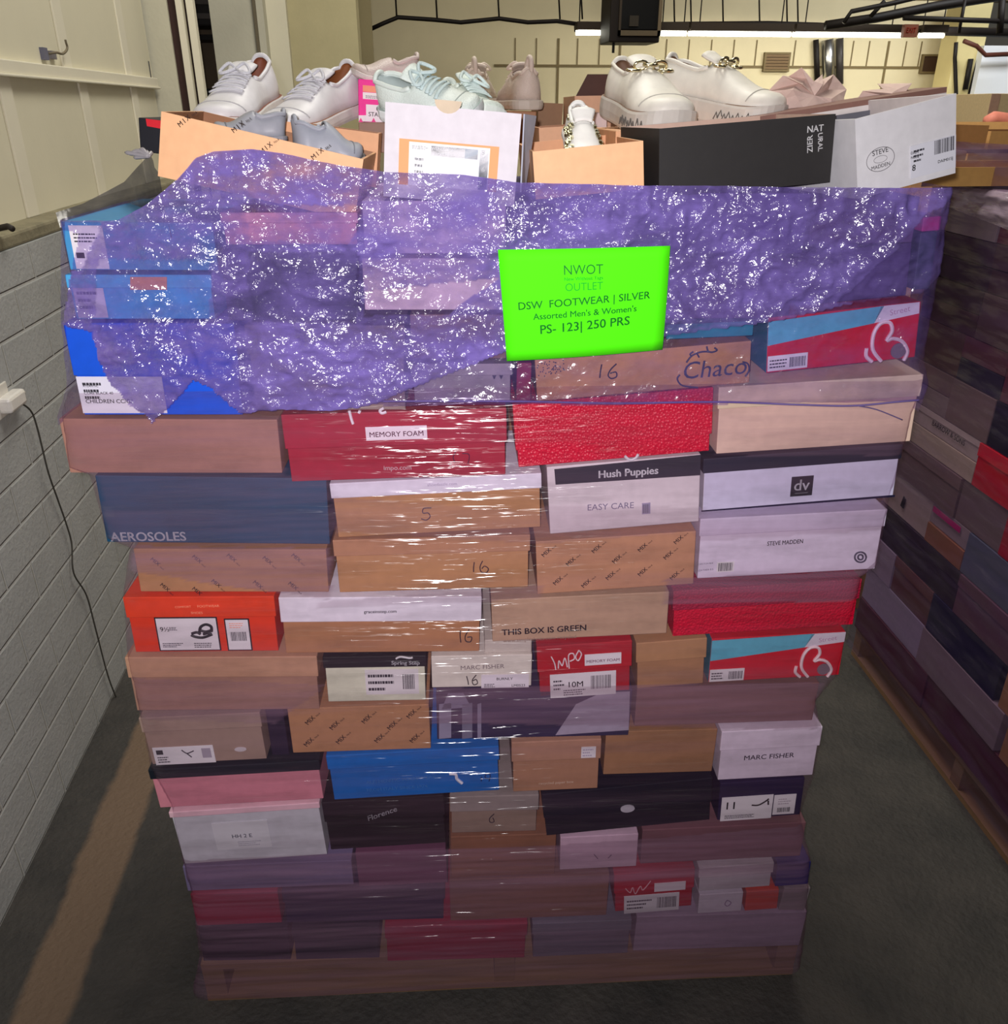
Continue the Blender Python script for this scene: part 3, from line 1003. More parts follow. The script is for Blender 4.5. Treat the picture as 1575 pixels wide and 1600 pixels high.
# --- row 9
S([(284, 1355), (552, 1342), (552, 1384), (292, 1392)], 'flat violet grey shoe box below the pale grey one', col=(122, 110, 146), d=.004)
S([(556, 1334), (698, 1322), (700, 1382), (558, 1384)], 'plum shoe box end below the black script box', col=(110, 66, 92), d=.006)
S([(703, 1307), (868, 1302), (870, 1366), (704, 1372)], 'reddish brown shoe box end below the box marked 6', col=(142, 96, 72), d=.006)
b = S([(873, 1308), (997, 1302), (997, 1354), (875, 1360)], 'small pale pink shoe box end below the oval mark box', col=(208, 176, 196), d=.0)
b.strokes([[(928, 1334), (934, 1341)], [(950, 1340), (955, 1335)]], 2, (80, 60, 90))
S([(1001, 1297), (1252, 1284), (1260, 1338), (1001, 1350)], 'dull mauve shoe box right of the pale pink end', col=(124, 84, 92), d=.004)
# --- row 10
S([(297, 1396), (438, 1392), (438, 1442), (306, 1448)], 'dark red shoe box end near the lower left corner', col=(150, 20, 50), d=.0)
S([(442, 1390), (694, 1384), (698, 1436), (442, 1442)], 'navy blue shoe box near the bottom between red boxes', col=(26, 28, 62), lid=(24, 26, 58), lidh=.35, d=.0)
S([(702, 1376), (950, 1364), (952, 1432), (702, 1438)], 'brown shoe box near the bottom left of the red label box', col=(130, 90, 76), d=.006)
b = S([(956, 1363), (1085, 1355), (1085, 1414), (960, 1426)], 'dark red shoe box end with script and two labels near the bottom right', col=(160, 16, 34), lid=(170, 20, 40), lidh=.5, d=.0)
b.strokes([[(977, 1386), (984, 1392), (988, 1384), (992, 1394), (1000, 1382), (1004, 1388), (1016, 1374)]], 2.4, (210, 160, 170), name='script_logo')
b.sticker((1022, 1378), (1070, 1387), [], col=(214, 200, 210))
b.sticker((975, 1400), (1060, 1420), [('bars', .6, .2, .95, .8), ('lines', .05, .2, .5, .8)], col=(206, 200, 208))
b = S([(1089, 1354), (1208, 1346), (1208, 1384), (1090, 1394)], 'pale grey shoe box end right of the dark red label box', col=(188, 178, 188), lid=(200, 188, 196), lidh=.4, d=.0)
S([(1212, 1350), (1267, 1346), (1265, 1382), (1212, 1386)], 'royal blue shoe box corner at the lower right edge', col=(34, 34, 110), d=.0)
b = S([(1090, 1398), (1160, 1393), (1162, 1424), (1091, 1428)], 'small white shoe box end with a printed swirl under the pale grey one', col=(196, 184, 200), d=.0)
b.strokes([[(1132, 1412), (1136, 1406), (1142, 1410), (1136, 1415), (1132, 1412)]], 2, (120, 100, 130), name='swirl_print')
S([(1163, 1393), (1216, 1389), (1218, 1420), (1165, 1424)], 'small orange red shoe box end near the lower right corner', col=(190, 58, 34), d=.0)
S([(1220, 1388), (1264, 1386), (1262, 1424), (1220, 1422)], 'taupe shoe box end at the lower right corner', col=(128, 116, 122), d=.0)
# --- row 11
S([(309, 1452), (452, 1449), (454, 1500), (316, 1502)], 'black shoe box at the bottom left corner of the central stack', col=(34, 32, 46), d=.0)
S([(456, 1449), (594, 1446), (596, 1497), (458, 1500)], 'charcoal shoe box in the bottom row left of the wide red one', col=(42, 42, 58), lid=(38, 38, 52), d=.002)
S([(598, 1446), (824, 1440), (824, 1497), (604, 1502)], 'wide dark red shoe box in the bottom row', col=(142, 14, 44), lid=(150, 18, 48), d=.0)
S([(829, 1442), (986, 1434), (986, 1490), (831, 1495)], 'slate grey shoe box in the middle of the bottom row', col=(96, 92, 108), lid=(104, 102, 118), lidh=.3, d=.0)
S([(991, 1430), (1258, 1426), (1254, 1476), (991, 1488)], 'long lilac grey shoe box at the right of the bottom row', col=(150, 130, 152), d=.0)

# --- inner tier that carries the open boxes on top
GR = 'plain brown shoe boxes of the inner tiers'
x0s = [-.66, -.335, -.01, .315]
for k in range(12):
    z0 = .12 + k * .1215
    for i in range(4):
        r = thing('shoe_box', 'plain brown shoe box in the inner tiers behind the front row of the central stack', 'shoe box',
                  MAIN.m @ Matrix.Translation((x0s[i] + .16, .36, z0)), GR)
        mb = MB()
        mb.box(-.158, .158, 0, .2, 0, .119, card(KDARK))
        mb.build('carton', r)

# ------------------------------------------------------------------ open boxes and shoes on top of the stack
def open_box(q, d, h, dep, label, outer, inner, yaw=0.0, wall=.0035, cat='open shoe box', name='open_shoe_box', group=None, roll=None, floor=True):
    """q: front rim end points (left px, right px)"""
    a, b = MAIN.at(*q[0], d), MAIN.at(*q[1], d)
    e = Vector((b.x - a.x, b.z - a.z))
    w = e.length / math.cos(yaw)
    ang = math.atan2(e.y, e.x)
    B = Box.__new__(Box)
    B.frame, B.d, B.w, B.h, B.dep, B.a, B.lh = MAIN, d, w, h, dep, ang, 0
    c = Vector((a.x + b.x, a.z + b.z)) / 2
    B.base = c - Vector((-math.sin(ang), math.cos(ang))) * h
    if yaw:
        piv = -w / 2
        off = Matrix.Translation((piv, 0, 0)) @ Matrix.Rotation(yaw, 4, 'Z') @ Matrix.Translation((-piv, 0, 0))
    else:
        off = Matrix.Identity(4)
    B.M = MAIN.m @ Matrix.Translation((B.base.x, d, B.base.y)) @ Matrix.Rotation(-ang, 4, 'Y') @ off
    B.root = thing(name, label, cat, B.M, group)
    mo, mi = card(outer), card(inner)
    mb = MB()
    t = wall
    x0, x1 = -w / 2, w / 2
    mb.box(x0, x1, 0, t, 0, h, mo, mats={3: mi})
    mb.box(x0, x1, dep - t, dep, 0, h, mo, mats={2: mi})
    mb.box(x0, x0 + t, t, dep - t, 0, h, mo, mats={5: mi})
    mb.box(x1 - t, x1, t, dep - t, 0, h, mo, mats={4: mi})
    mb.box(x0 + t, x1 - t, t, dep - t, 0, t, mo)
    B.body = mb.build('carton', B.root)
    return B


PEACH = (238, 184, 138)
# tilted box with slanted MIX print
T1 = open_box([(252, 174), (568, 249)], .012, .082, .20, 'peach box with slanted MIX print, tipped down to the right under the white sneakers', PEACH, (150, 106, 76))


def big_mix(B, spots, col=(54, 34, 34), ang=20, wpx=26):
    mb = MB()
    for px, py in spots:
        a = B.at(px, py)
        dx, dy = math.cos(math.radians(ang)) * wpx, -math.sin(math.radians(ang)) * wpx
        b = B.at(px + dx, py + dy)
        p = lambda t: (a[0] + (b[0] - a[0]) * t, a[1] + (b[1] - a[1]) * t)
        add_text(mb, 'M I X', p(0), p(.85), -.0015, card(col, noise_amt=0), .02)
        add_text(mb, 'No.6', p(1.0), p(1.35), -.0015, card(col, noise_amt=0), .01)
    mb.build('printed_lettering', B.body)


big_mix(T1, [(282, 199), (366, 208), (410, 241), (490, 250)], ang=40)
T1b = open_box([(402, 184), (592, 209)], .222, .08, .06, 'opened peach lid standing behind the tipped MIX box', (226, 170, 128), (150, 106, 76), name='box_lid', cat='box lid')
T1b.text('FOOTWEAR', (443, 212), (474, 214), (120, 84, 60))
# white box with the big product label
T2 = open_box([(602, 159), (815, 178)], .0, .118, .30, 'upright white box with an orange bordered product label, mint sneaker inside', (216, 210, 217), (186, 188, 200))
mb = MB()
a = T2.at(700, 166)
mb.prism([(a[0] + .018 * math.cos(PI + t * PI / 10), a[1] + .007 + .016 * math.sin(PI + t * PI / 10)) for t in range(11)], -.0012, .001, card((206, 186, 160)))
mb.build('finger_notch', T2.body)
T2.sticker((624, 216), (775, 300), [('bar', .1, .0, .91, .95, (238, 236, 240)), ('bar', .32, .68, .66, .90, (60, 62, 72)), ('bar', .66, .68, .79, .90, (150, 166, 182)),
                                    ('bar', .81, .02, .90, .90, (168, 184, 200)), ('lines', .16, .25, .26, .66, (150, 154, 164)), ('lines', .13, .8, .3, .88)], col=(224, 160, 104))
T2.texts([('WENDY BOX', (674, 234), (713, 236)), ('GLACIER MIST', (674, 242), (706, 244))], (240, 240, 244), bold=.02)
for o in T2.body.children:
    if o.name.startswith('printed'):
        for v in o.data.vertices:
            v.co.y -= .0014
T2.strokes([[(676, 272), (684, 262), (700, 264), (712, 260), (716, 266), (722, 272)], [(684, 262), (682, 257), (688, 258)]], 1.2, (150, 160, 172), name='shoe_drawing')
mb = MB()
for k, t in enumerate(('8', '39', '6', '25')):
    a, b = T2.at(752, 242 + 13 * k), T2.at(757, 242.5 + 13 * k)
    add_text(mb, t, a, b, -.0032, card((244, 244, 248), noise_amt=0), .02)
mb.build('size_numbers', T2.body)
# grey standing insert right of it
mb = MB()
a, b = MAIN.at(818, 178, .02), MAIN.at(838, 181, .05)
mb.face([(a.x, .02, a.z), (b.x, .07, b.z), (b.x - .015, .07, b.z - .10), (a.x - .004, .02, a.z - .10)], card((176, 180, 196)))
o = mb.build('cardboard_divider', matrix=MAIN.m)
md = o.modifiers.new('thick', 'SOLIDIFY'); md.thickness = .002
tag(o, 'pale grey cardboard flap leaning beside the white product label box', 'cardboard flap')
# plain peach box
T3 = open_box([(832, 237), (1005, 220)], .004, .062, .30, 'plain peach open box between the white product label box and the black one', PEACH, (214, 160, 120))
# black box
T4 = open_box([(1031, 201), (1319, 178)], -.002, .089, .19, 'black open box with a white square of lettering, propping up the white one', (44, 42, 42), (206, 176, 160), yaw=math.radians(6))
T4.texts([('NAT', (1271, 208), (1298, 205)), ], (236, 234, 236), bold=.02)


def vtext(B, s, p0, p1, col, bold=.02):
    a, b = B.at(*p0), B.at(*p1)
    mb = MB()
    add_text(mb, s, a, b, -.0018, card(col, noise_amt=0), bold)
    mb.build('printed_lettering', B.body)


vtext(T4, 'ZIER', (1280, 239), (1280, 211), (236, 234, 236))
vtext(T4, 'URAL', (1289, 209), (1289, 238), (236, 234, 236))
# white tilted box
T5 = open_box([(1337, 186), (1510, 145)], -.016, .104, .31, 'white box tipped up to the right with an oval seal and a size 8 label', (218, 216, 220), (206, 196, 196), yaw=math.radians(9))
T5.sticker((1430, 229), (1508, 262), [('lines', .06, .45, .3, .9), ('bars', .52, .55, .96, .98)], col=(214, 214, 224))
T5.texts([('8', (1432, 268), (1438, 267)), ('DAIM015J', (1477, 256), (1503, 250)), ('DAIM', (1430, 242), (1443, 240)), ('NUDE', (1430, 249), (1444, 247))], (40, 40, 44), bold=.02)
mb = MB()
a = T5.at(1378, 249)
ring = [(a[0] + .021 * math.cos(t * PI / 14), -.0016, a[1] + .0155 * math.sin(t * PI / 14)) for t in range(28)]
mb.tube(ring, .0004, card((110, 106, 110)), 5, closed=True)
ring = [(a[0] + .010 * math.cos(t * PI / 14), -.0016, a[1] + .0045 * math.sin(t * PI / 14)) for t in range(28)]
mb.tube(ring, .0003, card((120, 116, 120)), 5, closed=True)
add_text(mb, 'STEVE', (a[0] - .012, a[1] + .0065), (a[0] + .012, a[1] + .0075), -.0018, card((90, 86, 90)), .01)
add_text(mb, 'MADDEN', (a[0] - .014, a[1] - .0115), (a[0] + .014, a[1] - .0105), -.0018, card((90, 86, 90)), .01)
mb.build('oval_seal', T5.body)
# upturned lid behind
a, b = MAIN.at(1190, 186, .2), MAIN.at(1482, 140, .2)
e = Vector((b.x - a.x, b.z - a.z)); ang = math.atan2(e.y, e.x)
r = thing('box_lid', 'upturned pale lid with a brown lining, leaning behind the black and the tipped white box', 'box lid',
          MAIN.m @ Matrix.Translation((a.x, .205, a.z)) @ Matrix.Rotation(-ang, 4, 'Y'))
w = e.length
mb = MB(); mb.box(0, w, 0, .1, -.012, -.004, card((216, 208, 206))); mb.build('lid_panel', r)
mb = MB(); mb.box(.0, w, .0, .1, -.004, .004, card((134, 98, 88))); mb.build('brown_lining', r)
mb = MB(); mb.box(.02, w, -.004, .02, -.022, -.012, card((96, 96, 106))); mb.build('dark_rim', r)
# black and red box at far left
b = Box(MAIN, [(216, 183), (262, 186), (262, 242), (214, 234)], .09, 'black shoe box corner with a red stripe at the far left of the top', dep=.2, col=(22, 22, 32), d=None) if False else None
q = [(217, 184), (300, 190), (300, 250), (215, 236)]
b = Box(MAIN, q, .23, 'black shoe box with a red stripe at the far left of the top', dep=.12, col=(22, 22, 32))
b.patch([(228, 185), (262, 187), (262, 203), (230, 197)], (224, 30, 48), 'red_stripe')
# magenta box
b = Box(MAIN, [(561, 121), (652, 129), (646, 196), (556, 192)], .40, 'magenta shoe box with orange and white labels behind the white sneakers', dep=.14, col=(242, 40, 150), sides={4: card((236, 40, 146))})
b.patch([(567, 133), (650, 140), (650, 150), (567, 143)], (250, 150, 120), 'orange_label')
b.sticker((567, 144), (652, 160), [('lines', .05, .1, .9, .6)], col=(240, 228, 232))
b.sticker((572, 163), (652, 194), [('t', 'C', .2, .6, .3), ('t', 'STAR', .05, .3, .3)], col=(240, 226, 234))
b.patch([(557, 180), (600, 180), (600, 191), (557, 191)], (238, 226, 232), 'white_label')
mb = MB()
for px in (564, 584):
    a = b.at(px, 188)
    mb.prism([(a[0] - .004, a[1] - .003), (a[0] + .004, a[1] - .003), (a[0], a[1] + .004)], -.0035, -.0018, card((236, 60, 140)))
mb.build('printed_triangles', b.body)


# ---- shoes
def interp(tab, t):
    if t <= tab[0][0]:
        return tab[0][1]
    for (a, va), (b, vb) in zip(tab, tab[1:]):
        if t <= b:
            k = (t - a) / (b - a)
            return va + (vb - va) * k
    return tab[-1][1]


HW = [(0, 0), (.012, .36), (.035, .54), (.08, .68), (.16, .75), (.3, .73), (.45, .79), (.6, .94), (.72, 1.0), (.83, .96), (.91, .82), (.96, .62), (.985, .38), (1, 0)]
HT = [(0, .86), (.02, .96), (.08, 1.0), (.2, .90), (.32, .84), (.42, 1.0), (.55, .86), (.7, .62), (.82, .50), (.92, .42), (.97, .30), (1, .10)]


def sneaker(label, M, upper, sole, inner, L_=.27, W=.098, st=.026, H=.072, laces=True, chain=False, group=None, kind='card', lace=None, name='sneaker', tabs=False, spark=False, tongue=True, heel=1.0):
    r = thing(name, label, 'shoe', M, group)
    NT, NS = 34, 22
    ts = [0, .006, .012, .022] + [.035 + (.965 - .035) * i / (NT - 9) for i in range(NT - 8)] + [.975, .985, .994, 1.0]
    NTT = len(ts)
    hmax = H

    def spring(t):
        return .012 * max(0, (t - .72) / .28) ** 2

    def surf(t, s, off=0.0):
        hw = interp(HW, t) * W / 2 * .93
        h = interp(HT, t) * hmax * (1 + (heel - 1) * max(0, 1 - t / .3))
        cs, sn = math.cos(s), math.sin(s)
        y = (hw + off) * (abs(cs) ** .75) * (1 if cs > 0 else -1)
        z = st * .85 + (h + off) * (max(0, sn) ** .62) + spring(t)
        # upper leans in a little near the top
        y *= 1 - .18 * max(0, sn) ** 2
        x = (t - .5) * L_
        if t < .1:
            x -= .006 * sn * (1 - t / .1)
        return Vector((x, y, z))
    bm = bmesh.new()
    grid = [[bm.verts.new(surf(t, PI * j / NS)) for j in range(NS + 1)] for t in ts]
    for i in range(NTT - 1):
        for j in range(NS):
            tm = (ts[i] + ts[i + 1]) / 2
            sm = (j + .5) / NS
            if .03 < tm < .40 and .27 < sm < .73:
                continue
            try:
                bm.faces.new((grid[i][j], grid[i][j + 1], grid[i + 1][j + 1], grid[i + 1][j]))
            except ValueError:
                pass
    bmesh.ops.remove_doubles(bm, verts=bm.verts, dist=.0004)
    bmesh.ops.recalc_face_normals(bm, faces=bm.faces)
    tot = sum(f.normal.dot(f.calc_center_median() - Vector((0, 0, st + .02))) * f.calc_area() for f in bm.faces)
    if tot < 0:
        bmesh.ops.reverse_faces(bm, faces=bm.faces)
    me = bpy.data.meshes.new('upper')
    bm.to_mesh(me)
    bm.free()
    me.materials.append(card(upper, .45, kind=kind))
    me.materials.append(card(inner))
    me.polygons.foreach_set('use_smooth', [True] * len(me.polygons))
    o = bpy.data.objects.new('upper', me)
    COL.objects.link(o)
    o.parent = r
    md = o.modifiers.new('thick', 'SOLIDIFY')
    md.thickness = .003
    md.offset = -1
    md.material_offset = 1
    md.material_offset_rim = 0
    # sole
    mb = MB()
    prof = [(.80, 0.0), (.95, .0015), (1.0, .006), (1.02, st * .5), (1.0, st * .9), (.965, st)]
    K = 44
    rings = []
    for sc_, z in prof:
        ring = []
        for k in range(K):
            th = 2 * PI * k / K
            t = .5 - .5 * math.cos(th)
            side = 1 if th < PI else -1
            hw = (interp(HW, t) * W / 2 + (.002 if 0 < t < 1 else 0)) * sc_
            xx = (t - .5) * (L_ + .006) * (1 - (1 - sc_) * .12)
            ring.append((xx, side * hw, z + spring(t)))
        rings.append(ring)
    i0 = len(mb.v)
    for ring in rings:
        mb.v += ring
    mi = mb.m(card(sole, .5))
    for a in range(len(rings) - 1):
        for k in range(K):
            k2 = (k + 1) % K
            mb.f.append((i0 + a * K + k, i0 + a * K + k2, i0 + (a + 1) * K + k2, i0 + (a + 1) * K + k)); mb.mi.append(mi)
    mb.f.append(tuple(i0 + k for k in range(K - 1, -1, -1))); mb.mi.append(mi)
    mb.f.append(tuple(i0 + (len(rings) - 1) * K + k for k in range(K))); mb.mi.append(mb.m(card(inner)))
    mb.build('sole', r, smooth=False)
    # collar rim
    mb = MB()
    s0, s1 = .27 * PI, .73 * PI
    tt = [.03 + (.40 - .03) * i / 10 for i in range(11)]
    pts = [surf(t, s0, .001) for t in reversed(tt)] + [surf(.03, s0 + (s1 - s0) * k / 8, .001) for k in range(1, 8)] + [surf(t, s1, .001) for t in tt]
    mb.tube(pts, .0034, card(upper, .45, kind='card'), 8)
    mb.build('collar', r, smooth=True)
    # tongue
    mb = MB()
    nt_, ns_ = 6, 8
    g = []
    for i in range(nt_):
        t = .335 + .12 * i / (nt_ - 1)
        g.append([surf(max(t, .40), (.33 + .34 * j / ns_) * PI, .003 + .012 * (1 - i / (nt_ - 1))) + Vector(((t - max(t, .40)) * L_, 0, 0)) for j in range(ns_ + 1)])
    for i in range(nt_ - 1):
        for j in range(ns_):
            mb.face([g[i][j], g[i][j + 1], g[i + 1][j + 1], g[i + 1][j]], card(upper, .5, kind=kind))
    if tongue:
        o = mb.build('tongue', r, smooth=True, merge=True)
        md = o.modifiers.new('thick', 'SOLIDIFY'); md.thickness = .004
    # seams
    mb = MB()
    for t in (.80,):
        mb.tube([surf(t + .03 * math.sin(PI * k / 14), PI * k / 14, .0004) for k in range(1, 14)], .0009, card([c * .8 for c in upper]), 5)
    mb.build('toe_seam', r, smooth=True)
    if laces:
        ml = card(lace or [min(255, c + 4) for c in upper], .7, kind='fabric')
        for i in range(6):
            t = .44 + .045 * i
            mb = MB()
            fl = 1 if i % 2 else -1
            mb.tube([surf(t + .012 * fl * (k / 8 - .5), (.30 + .40 * k / 8) * PI, .0035) for k in range(9)], .0032, ml, 6, flat=.5)
            mb.build('lace', r, smooth=True)
        mb = MB()
        c = surf(.45, PI / 2, .008)
        for sgn in (1, -1):
            mb.tube(catmull([c, c + Vector((-.006, sgn * .014, .007)), c + Vector((.008, sgn * .027, -.004)), c + Vector((.014, sgn * .016, -.004)), c], 5), .0026, ml, 6)
        mb.build('lace_bow', r, smooth=True)
    if chain:
        gold = card((222, 212, 178), .2, kind='metal')
        cc = surf(.52, PI / 2, .006)
        for k in range(5):
            s = (.30 + .10 * k) * PI
            c = surf(.50, s, .007)
            mb = MB()
            ring = []
            for a in range(12):
                th = 2 * PI * a / 12
                v = Vector((.0075 * math.sin(th), .012 * math.cos(th), 0))
                if k % 2:
                    v = Vector((v.x * .3, v.y, v.x))
                ring.append(c + v)
            mb.tube(ring, .0024, gold, 7, closed=True)
            mb.build('chain_link', r, smooth=True)
        mb = MB()
        mi = card((96, 92, 88))
        for sgn in (1, -1):
            for k in range(9):
                t = .62 + .035 * k
                hw = interp(HW, t) * W / 2 * 1.02 + .0035
                x = (t - .5) * L_
                z = st * .5 + spring(t) + .004 * ((k % 2) - .5)
                mb.tube([(x - .004, sgn * hw, z - .005), (x, sgn * (hw + .0005), z + .006), (x + .004, sgn * hw, z - .003)], .0011, mi, 5)
        mb.build('sole_marking', r)
    if tabs:
        mb = MB()
        mb.tube(catmull([surf(.02, PI / 2, 0) + Vector((.004, -.004, -.012)), surf(.02, PI / 2, 0) + Vector((-.002, -.003, .012)), surf(.02, PI / 2, 0) + Vector((.006, 0, .020)), surf(.04, PI / 2, 0) + Vector((.012, .003, .002))], 5), .005, card(upper, kind=kind), 8)
        mb.build('pull_tab', r, smooth=True)
    if spark:
        mb = MB()
        rnd = random.Random(3)
        for k in range(90):
            t = rnd.uniform(.15, .9)
            s = rnd.choice((rnd.uniform(.04, .26), rnd.uniform(.74, .96))) * PI
            p = surf(t, s, .0015)
            q = .0022
            mb.box(p.x - q, p.x + q, p.y - q, p.y + q, p.z - q, p.z + q, card((210, 206, 180), .15, kind='metal'), T=None)
        o = mb.build('rhinestones', r)
        o['kind'] = 'stuff'
    return r


def shoe_at(px, py, d, yaw, pitch_=0, roll=0):
    p = MAIN.at(px, py, d)
    return MAIN.m @ Matrix.Translation(p) @ Matrix.Rotation(math.radians(yaw), 4, 'Z') @ Matrix.Rotation(math.radians(pitch_), 4, 'Y') @ Matrix.Rotation(math.radians(roll), 4, 'X')


WS = (222, 220, 224)
sneaker('left white lace up sneaker with a brown lining, standing behind the tipped MIX box', shoe_at(380, 190, .37, -102, 11), WS, (212, 208, 206), (132, 74, 52), L_=.245, W=.1, lace=(208, 208, 216), H=.055, st=.022, heel=1.26)
sneaker('right white lace up sneaker with a brown lining, beside the magenta box', shoe_at(497, 200, .38, -118, 11), WS, (212, 208, 206), (140, 84, 50), L_=.245, W=.1, lace=(208, 208, 216), H=.056, st=.022, heel=1.26)
sneaker('left white platform shoe with a gold chain over the instep, toe to the camera', shoe_at(1004, 200, .32, -76, 9), (232, 228, 218), (208, 202, 194), (120, 90, 70), L_=.24, W=.107, st=.036, laces=False, chain=True, H=.064)
sneaker('right white platform shoe with a gold chain, turned to show its side', shoe_at(1118, 192, .36, -46, 9), (232, 228, 218), (208, 202, 194), (120, 90, 70), L_=.235, W=.103, st=.036, laces=False, chain=True, H=.064)
sneaker('pale mint running shoe lying on its mate inside the white product label box', shoe_at(674, 186, .14, -28, 6, 25), (214, 224, 218), (222, 226, 226), (176, 188, 186), L_=.16, W=.08, st=.018, H=.044, kind='fabric', lace=(196, 214, 214))
sneaker('pale mint running shoe poking out at the right of the white product label box', shoe_at(730, 186, .22, -55, 8, -10), (216, 226, 216), (222, 230, 222), (170, 186, 186), L_=.13, W=.075, st=.016, H=.036, kind='fabric', lace=(206, 222, 220))
sneaker('grey flat shoe lying at the left end of the tipped MIX box', shoe_at(392, 222, .12, -165, 0), (158, 160, 170), (140, 140, 150), (110, 104, 104), L_=.1, W=.08, st=.008, H=.036, laces=False, tongue=False)
sneaker('grey flat shoe with an arched opening at the right end of the tipped MIX box', shoe_at(512, 254, .12, 18, 8), (158, 162, 174), (140, 142, 152), (110, 104, 104), L_=.1, W=.09, st=.008, H=.05, laces=False, tongue=False)
sneaker('sparkling beige slip on shoe on top of the magenta box', shoe_at(600, 132, .46, -165, -4), (206, 190, 184), (214, 204, 200), (150, 120, 112), L_=.115, W=.085, st=.01, H=.036, laces=False, kind='fabric', tongue=False, heel=1.3)
GH = 'beige mesh shoes standing on the rear boxes'
sneaker('left beige mesh running shoe seen from its heel, behind the mint shoe', shoe_at(748, 168, .84, 84, 0), (206, 192, 178), (196, 184, 172), (120, 100, 90), L_=.22, W=.078, st=.018, H=.058, kind='fabric', tabs=True)
sneaker('right beige mesh running shoe seen from its heel, standing clear of the white box', shoe_at(812, 172, .72, 96, 0), (206, 190, 178), (196, 184, 172), (120, 100, 90), L_=.22, W=.086, st=.018, H=.060, kind='fabric', tabs=True)
sneaker('small white strappy shoe edged with rhinestones, lying in the peach box', shoe_at(908, 240, .14, -88, 24), (236, 236, 232), (226, 226, 222), (190, 180, 170), L_=.14, W=.06, st=.01, H=.038, laces=False, spark=True)


# ---- tissue paper
def tissue(label, outline, centre, d, col, seed):
    rnd = random.Random(seed)
    P = [MAIN.at(x, y, d) for x, y in outline]
    c = MAIN.at(*centre, d)
    P = [Vector((p.x, d + rnd.uniform(-.03, .04), p.z)) for p in P]
    c = Vector((c.x, d - .03, c.z))
    bm = bmesh.new()
    vc = bm.verts.new(c)
    vs = [bm.verts.new(p) for p in P]
    n = len(vs)
    mids = [bm.verts.new((v.co * .5 + c * .5) + Vector((rnd.uniform(-.006, .006), rnd.uniform(-.025, .02), rnd.uniform(-.004, .006)))) for v in vs]
    for i in range(n):
        j = (i + 1) % n
        bm.faces.new((vs[i], vs[j], mids[j]))
        bm.faces.new((vs[i], mids[j], mids[i]))
        bm.faces.new((mids[i], mids[j], vc))
    bmesh.ops.subdivide_edges(bm, edges=bm.edges, cuts=1)
    for v in bm.verts:
        v.co += Vector((0, noise.noise(v.co * 60) * .006, 0))
    me = bpy.data.meshes.new('tissue_paper')
    bm.to_mesh(me)
    bm.free()
    me.materials.append(card(col, .8))
    o = bpy.data.objects.new('tissue_paper', me)
    COL.objects.link(o)
    o.matrix_basis = MAIN.m
    md = o.modifiers.new('thick', 'SOLIDIFY'); md.thickness = .0008
    tag(o, label, 'tissue paper')


tissue('crumpled pinkish tissue paper rising in peaks above the black box', [(1196, 143), (1215, 119), (1232, 120), (1246, 106), (1264, 128), (1284, 116), (1296, 124), (1312, 116), (1330, 140), (1312, 164), (1316, 178), (1216, 184), (1208, 168)], (1262, 150), .32, (216, 190, 180), 4)
tissue('folded strip of pinkish tissue paper left of the tipped white box', [(1337, 160), (1346, 142), (1372, 140), (1384, 131), (1412, 131), (1414, 150), (1390, 158), (1340, 168)], (1374, 150), .30, (212, 186, 176), 9)


# ---- supporting and rear boxes on the top level
def plain(q, d, label, col, dep=.2, lid=None, lidh=.3):
    return Box(MAIN, q, d, label, dep=dep, col=col, lid=lid, lidh=lidh)


plain([(330, 206), (556, 216), (556, 300), (330, 300)], .29, 'brown box carrying the pair of white lace up sneakers', KRAFT, .3).root
plain([(960, 203), (1048, 200), (1048, 250), (960, 252)], .20, 'peach box under the left white platform shoe', (226, 172, 130), .25)
plain([(1056, 196), (1200, 192), (1200, 250), (1056, 250)], .20, 'peach box under the right white platform shoe', (220, 166, 126), .25)
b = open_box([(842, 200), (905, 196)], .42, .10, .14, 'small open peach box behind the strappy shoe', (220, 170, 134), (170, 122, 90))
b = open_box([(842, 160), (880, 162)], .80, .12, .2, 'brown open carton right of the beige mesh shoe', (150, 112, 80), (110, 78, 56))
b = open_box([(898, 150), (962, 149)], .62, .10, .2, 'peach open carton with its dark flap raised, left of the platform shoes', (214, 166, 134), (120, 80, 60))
mb = MB()
pa = [MAIN.at(x, y, .82) for x, y in ((900, 150), (918, 116), (962, 116), (962, 150))]
mb.prism([(p.x, p.z) for p in pa], .82, .823, card((78, 44, 34)))
o = mb.build('flap', b.root)
o.matrix_parent_inverse = b.M.inverted()
o.matrix_basis = MAIN.m
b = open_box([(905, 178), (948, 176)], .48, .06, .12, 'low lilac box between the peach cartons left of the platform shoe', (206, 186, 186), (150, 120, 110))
plain([(724, 170), (838, 172), (838, 235), (724, 230)], .62, 'brown box under the pair of beige mesh shoes', KDARK, .38)
plain([(960, 180), (1300, 180), (1300, 236), (960, 236)], .56, 'long brown box behind the platform shoes', KDARK, .3)
plain([(560, 190), (716, 190), (716, 240), (560, 240)], .36, 'taupe box under the magenta box', (140, 110, 96), .25)

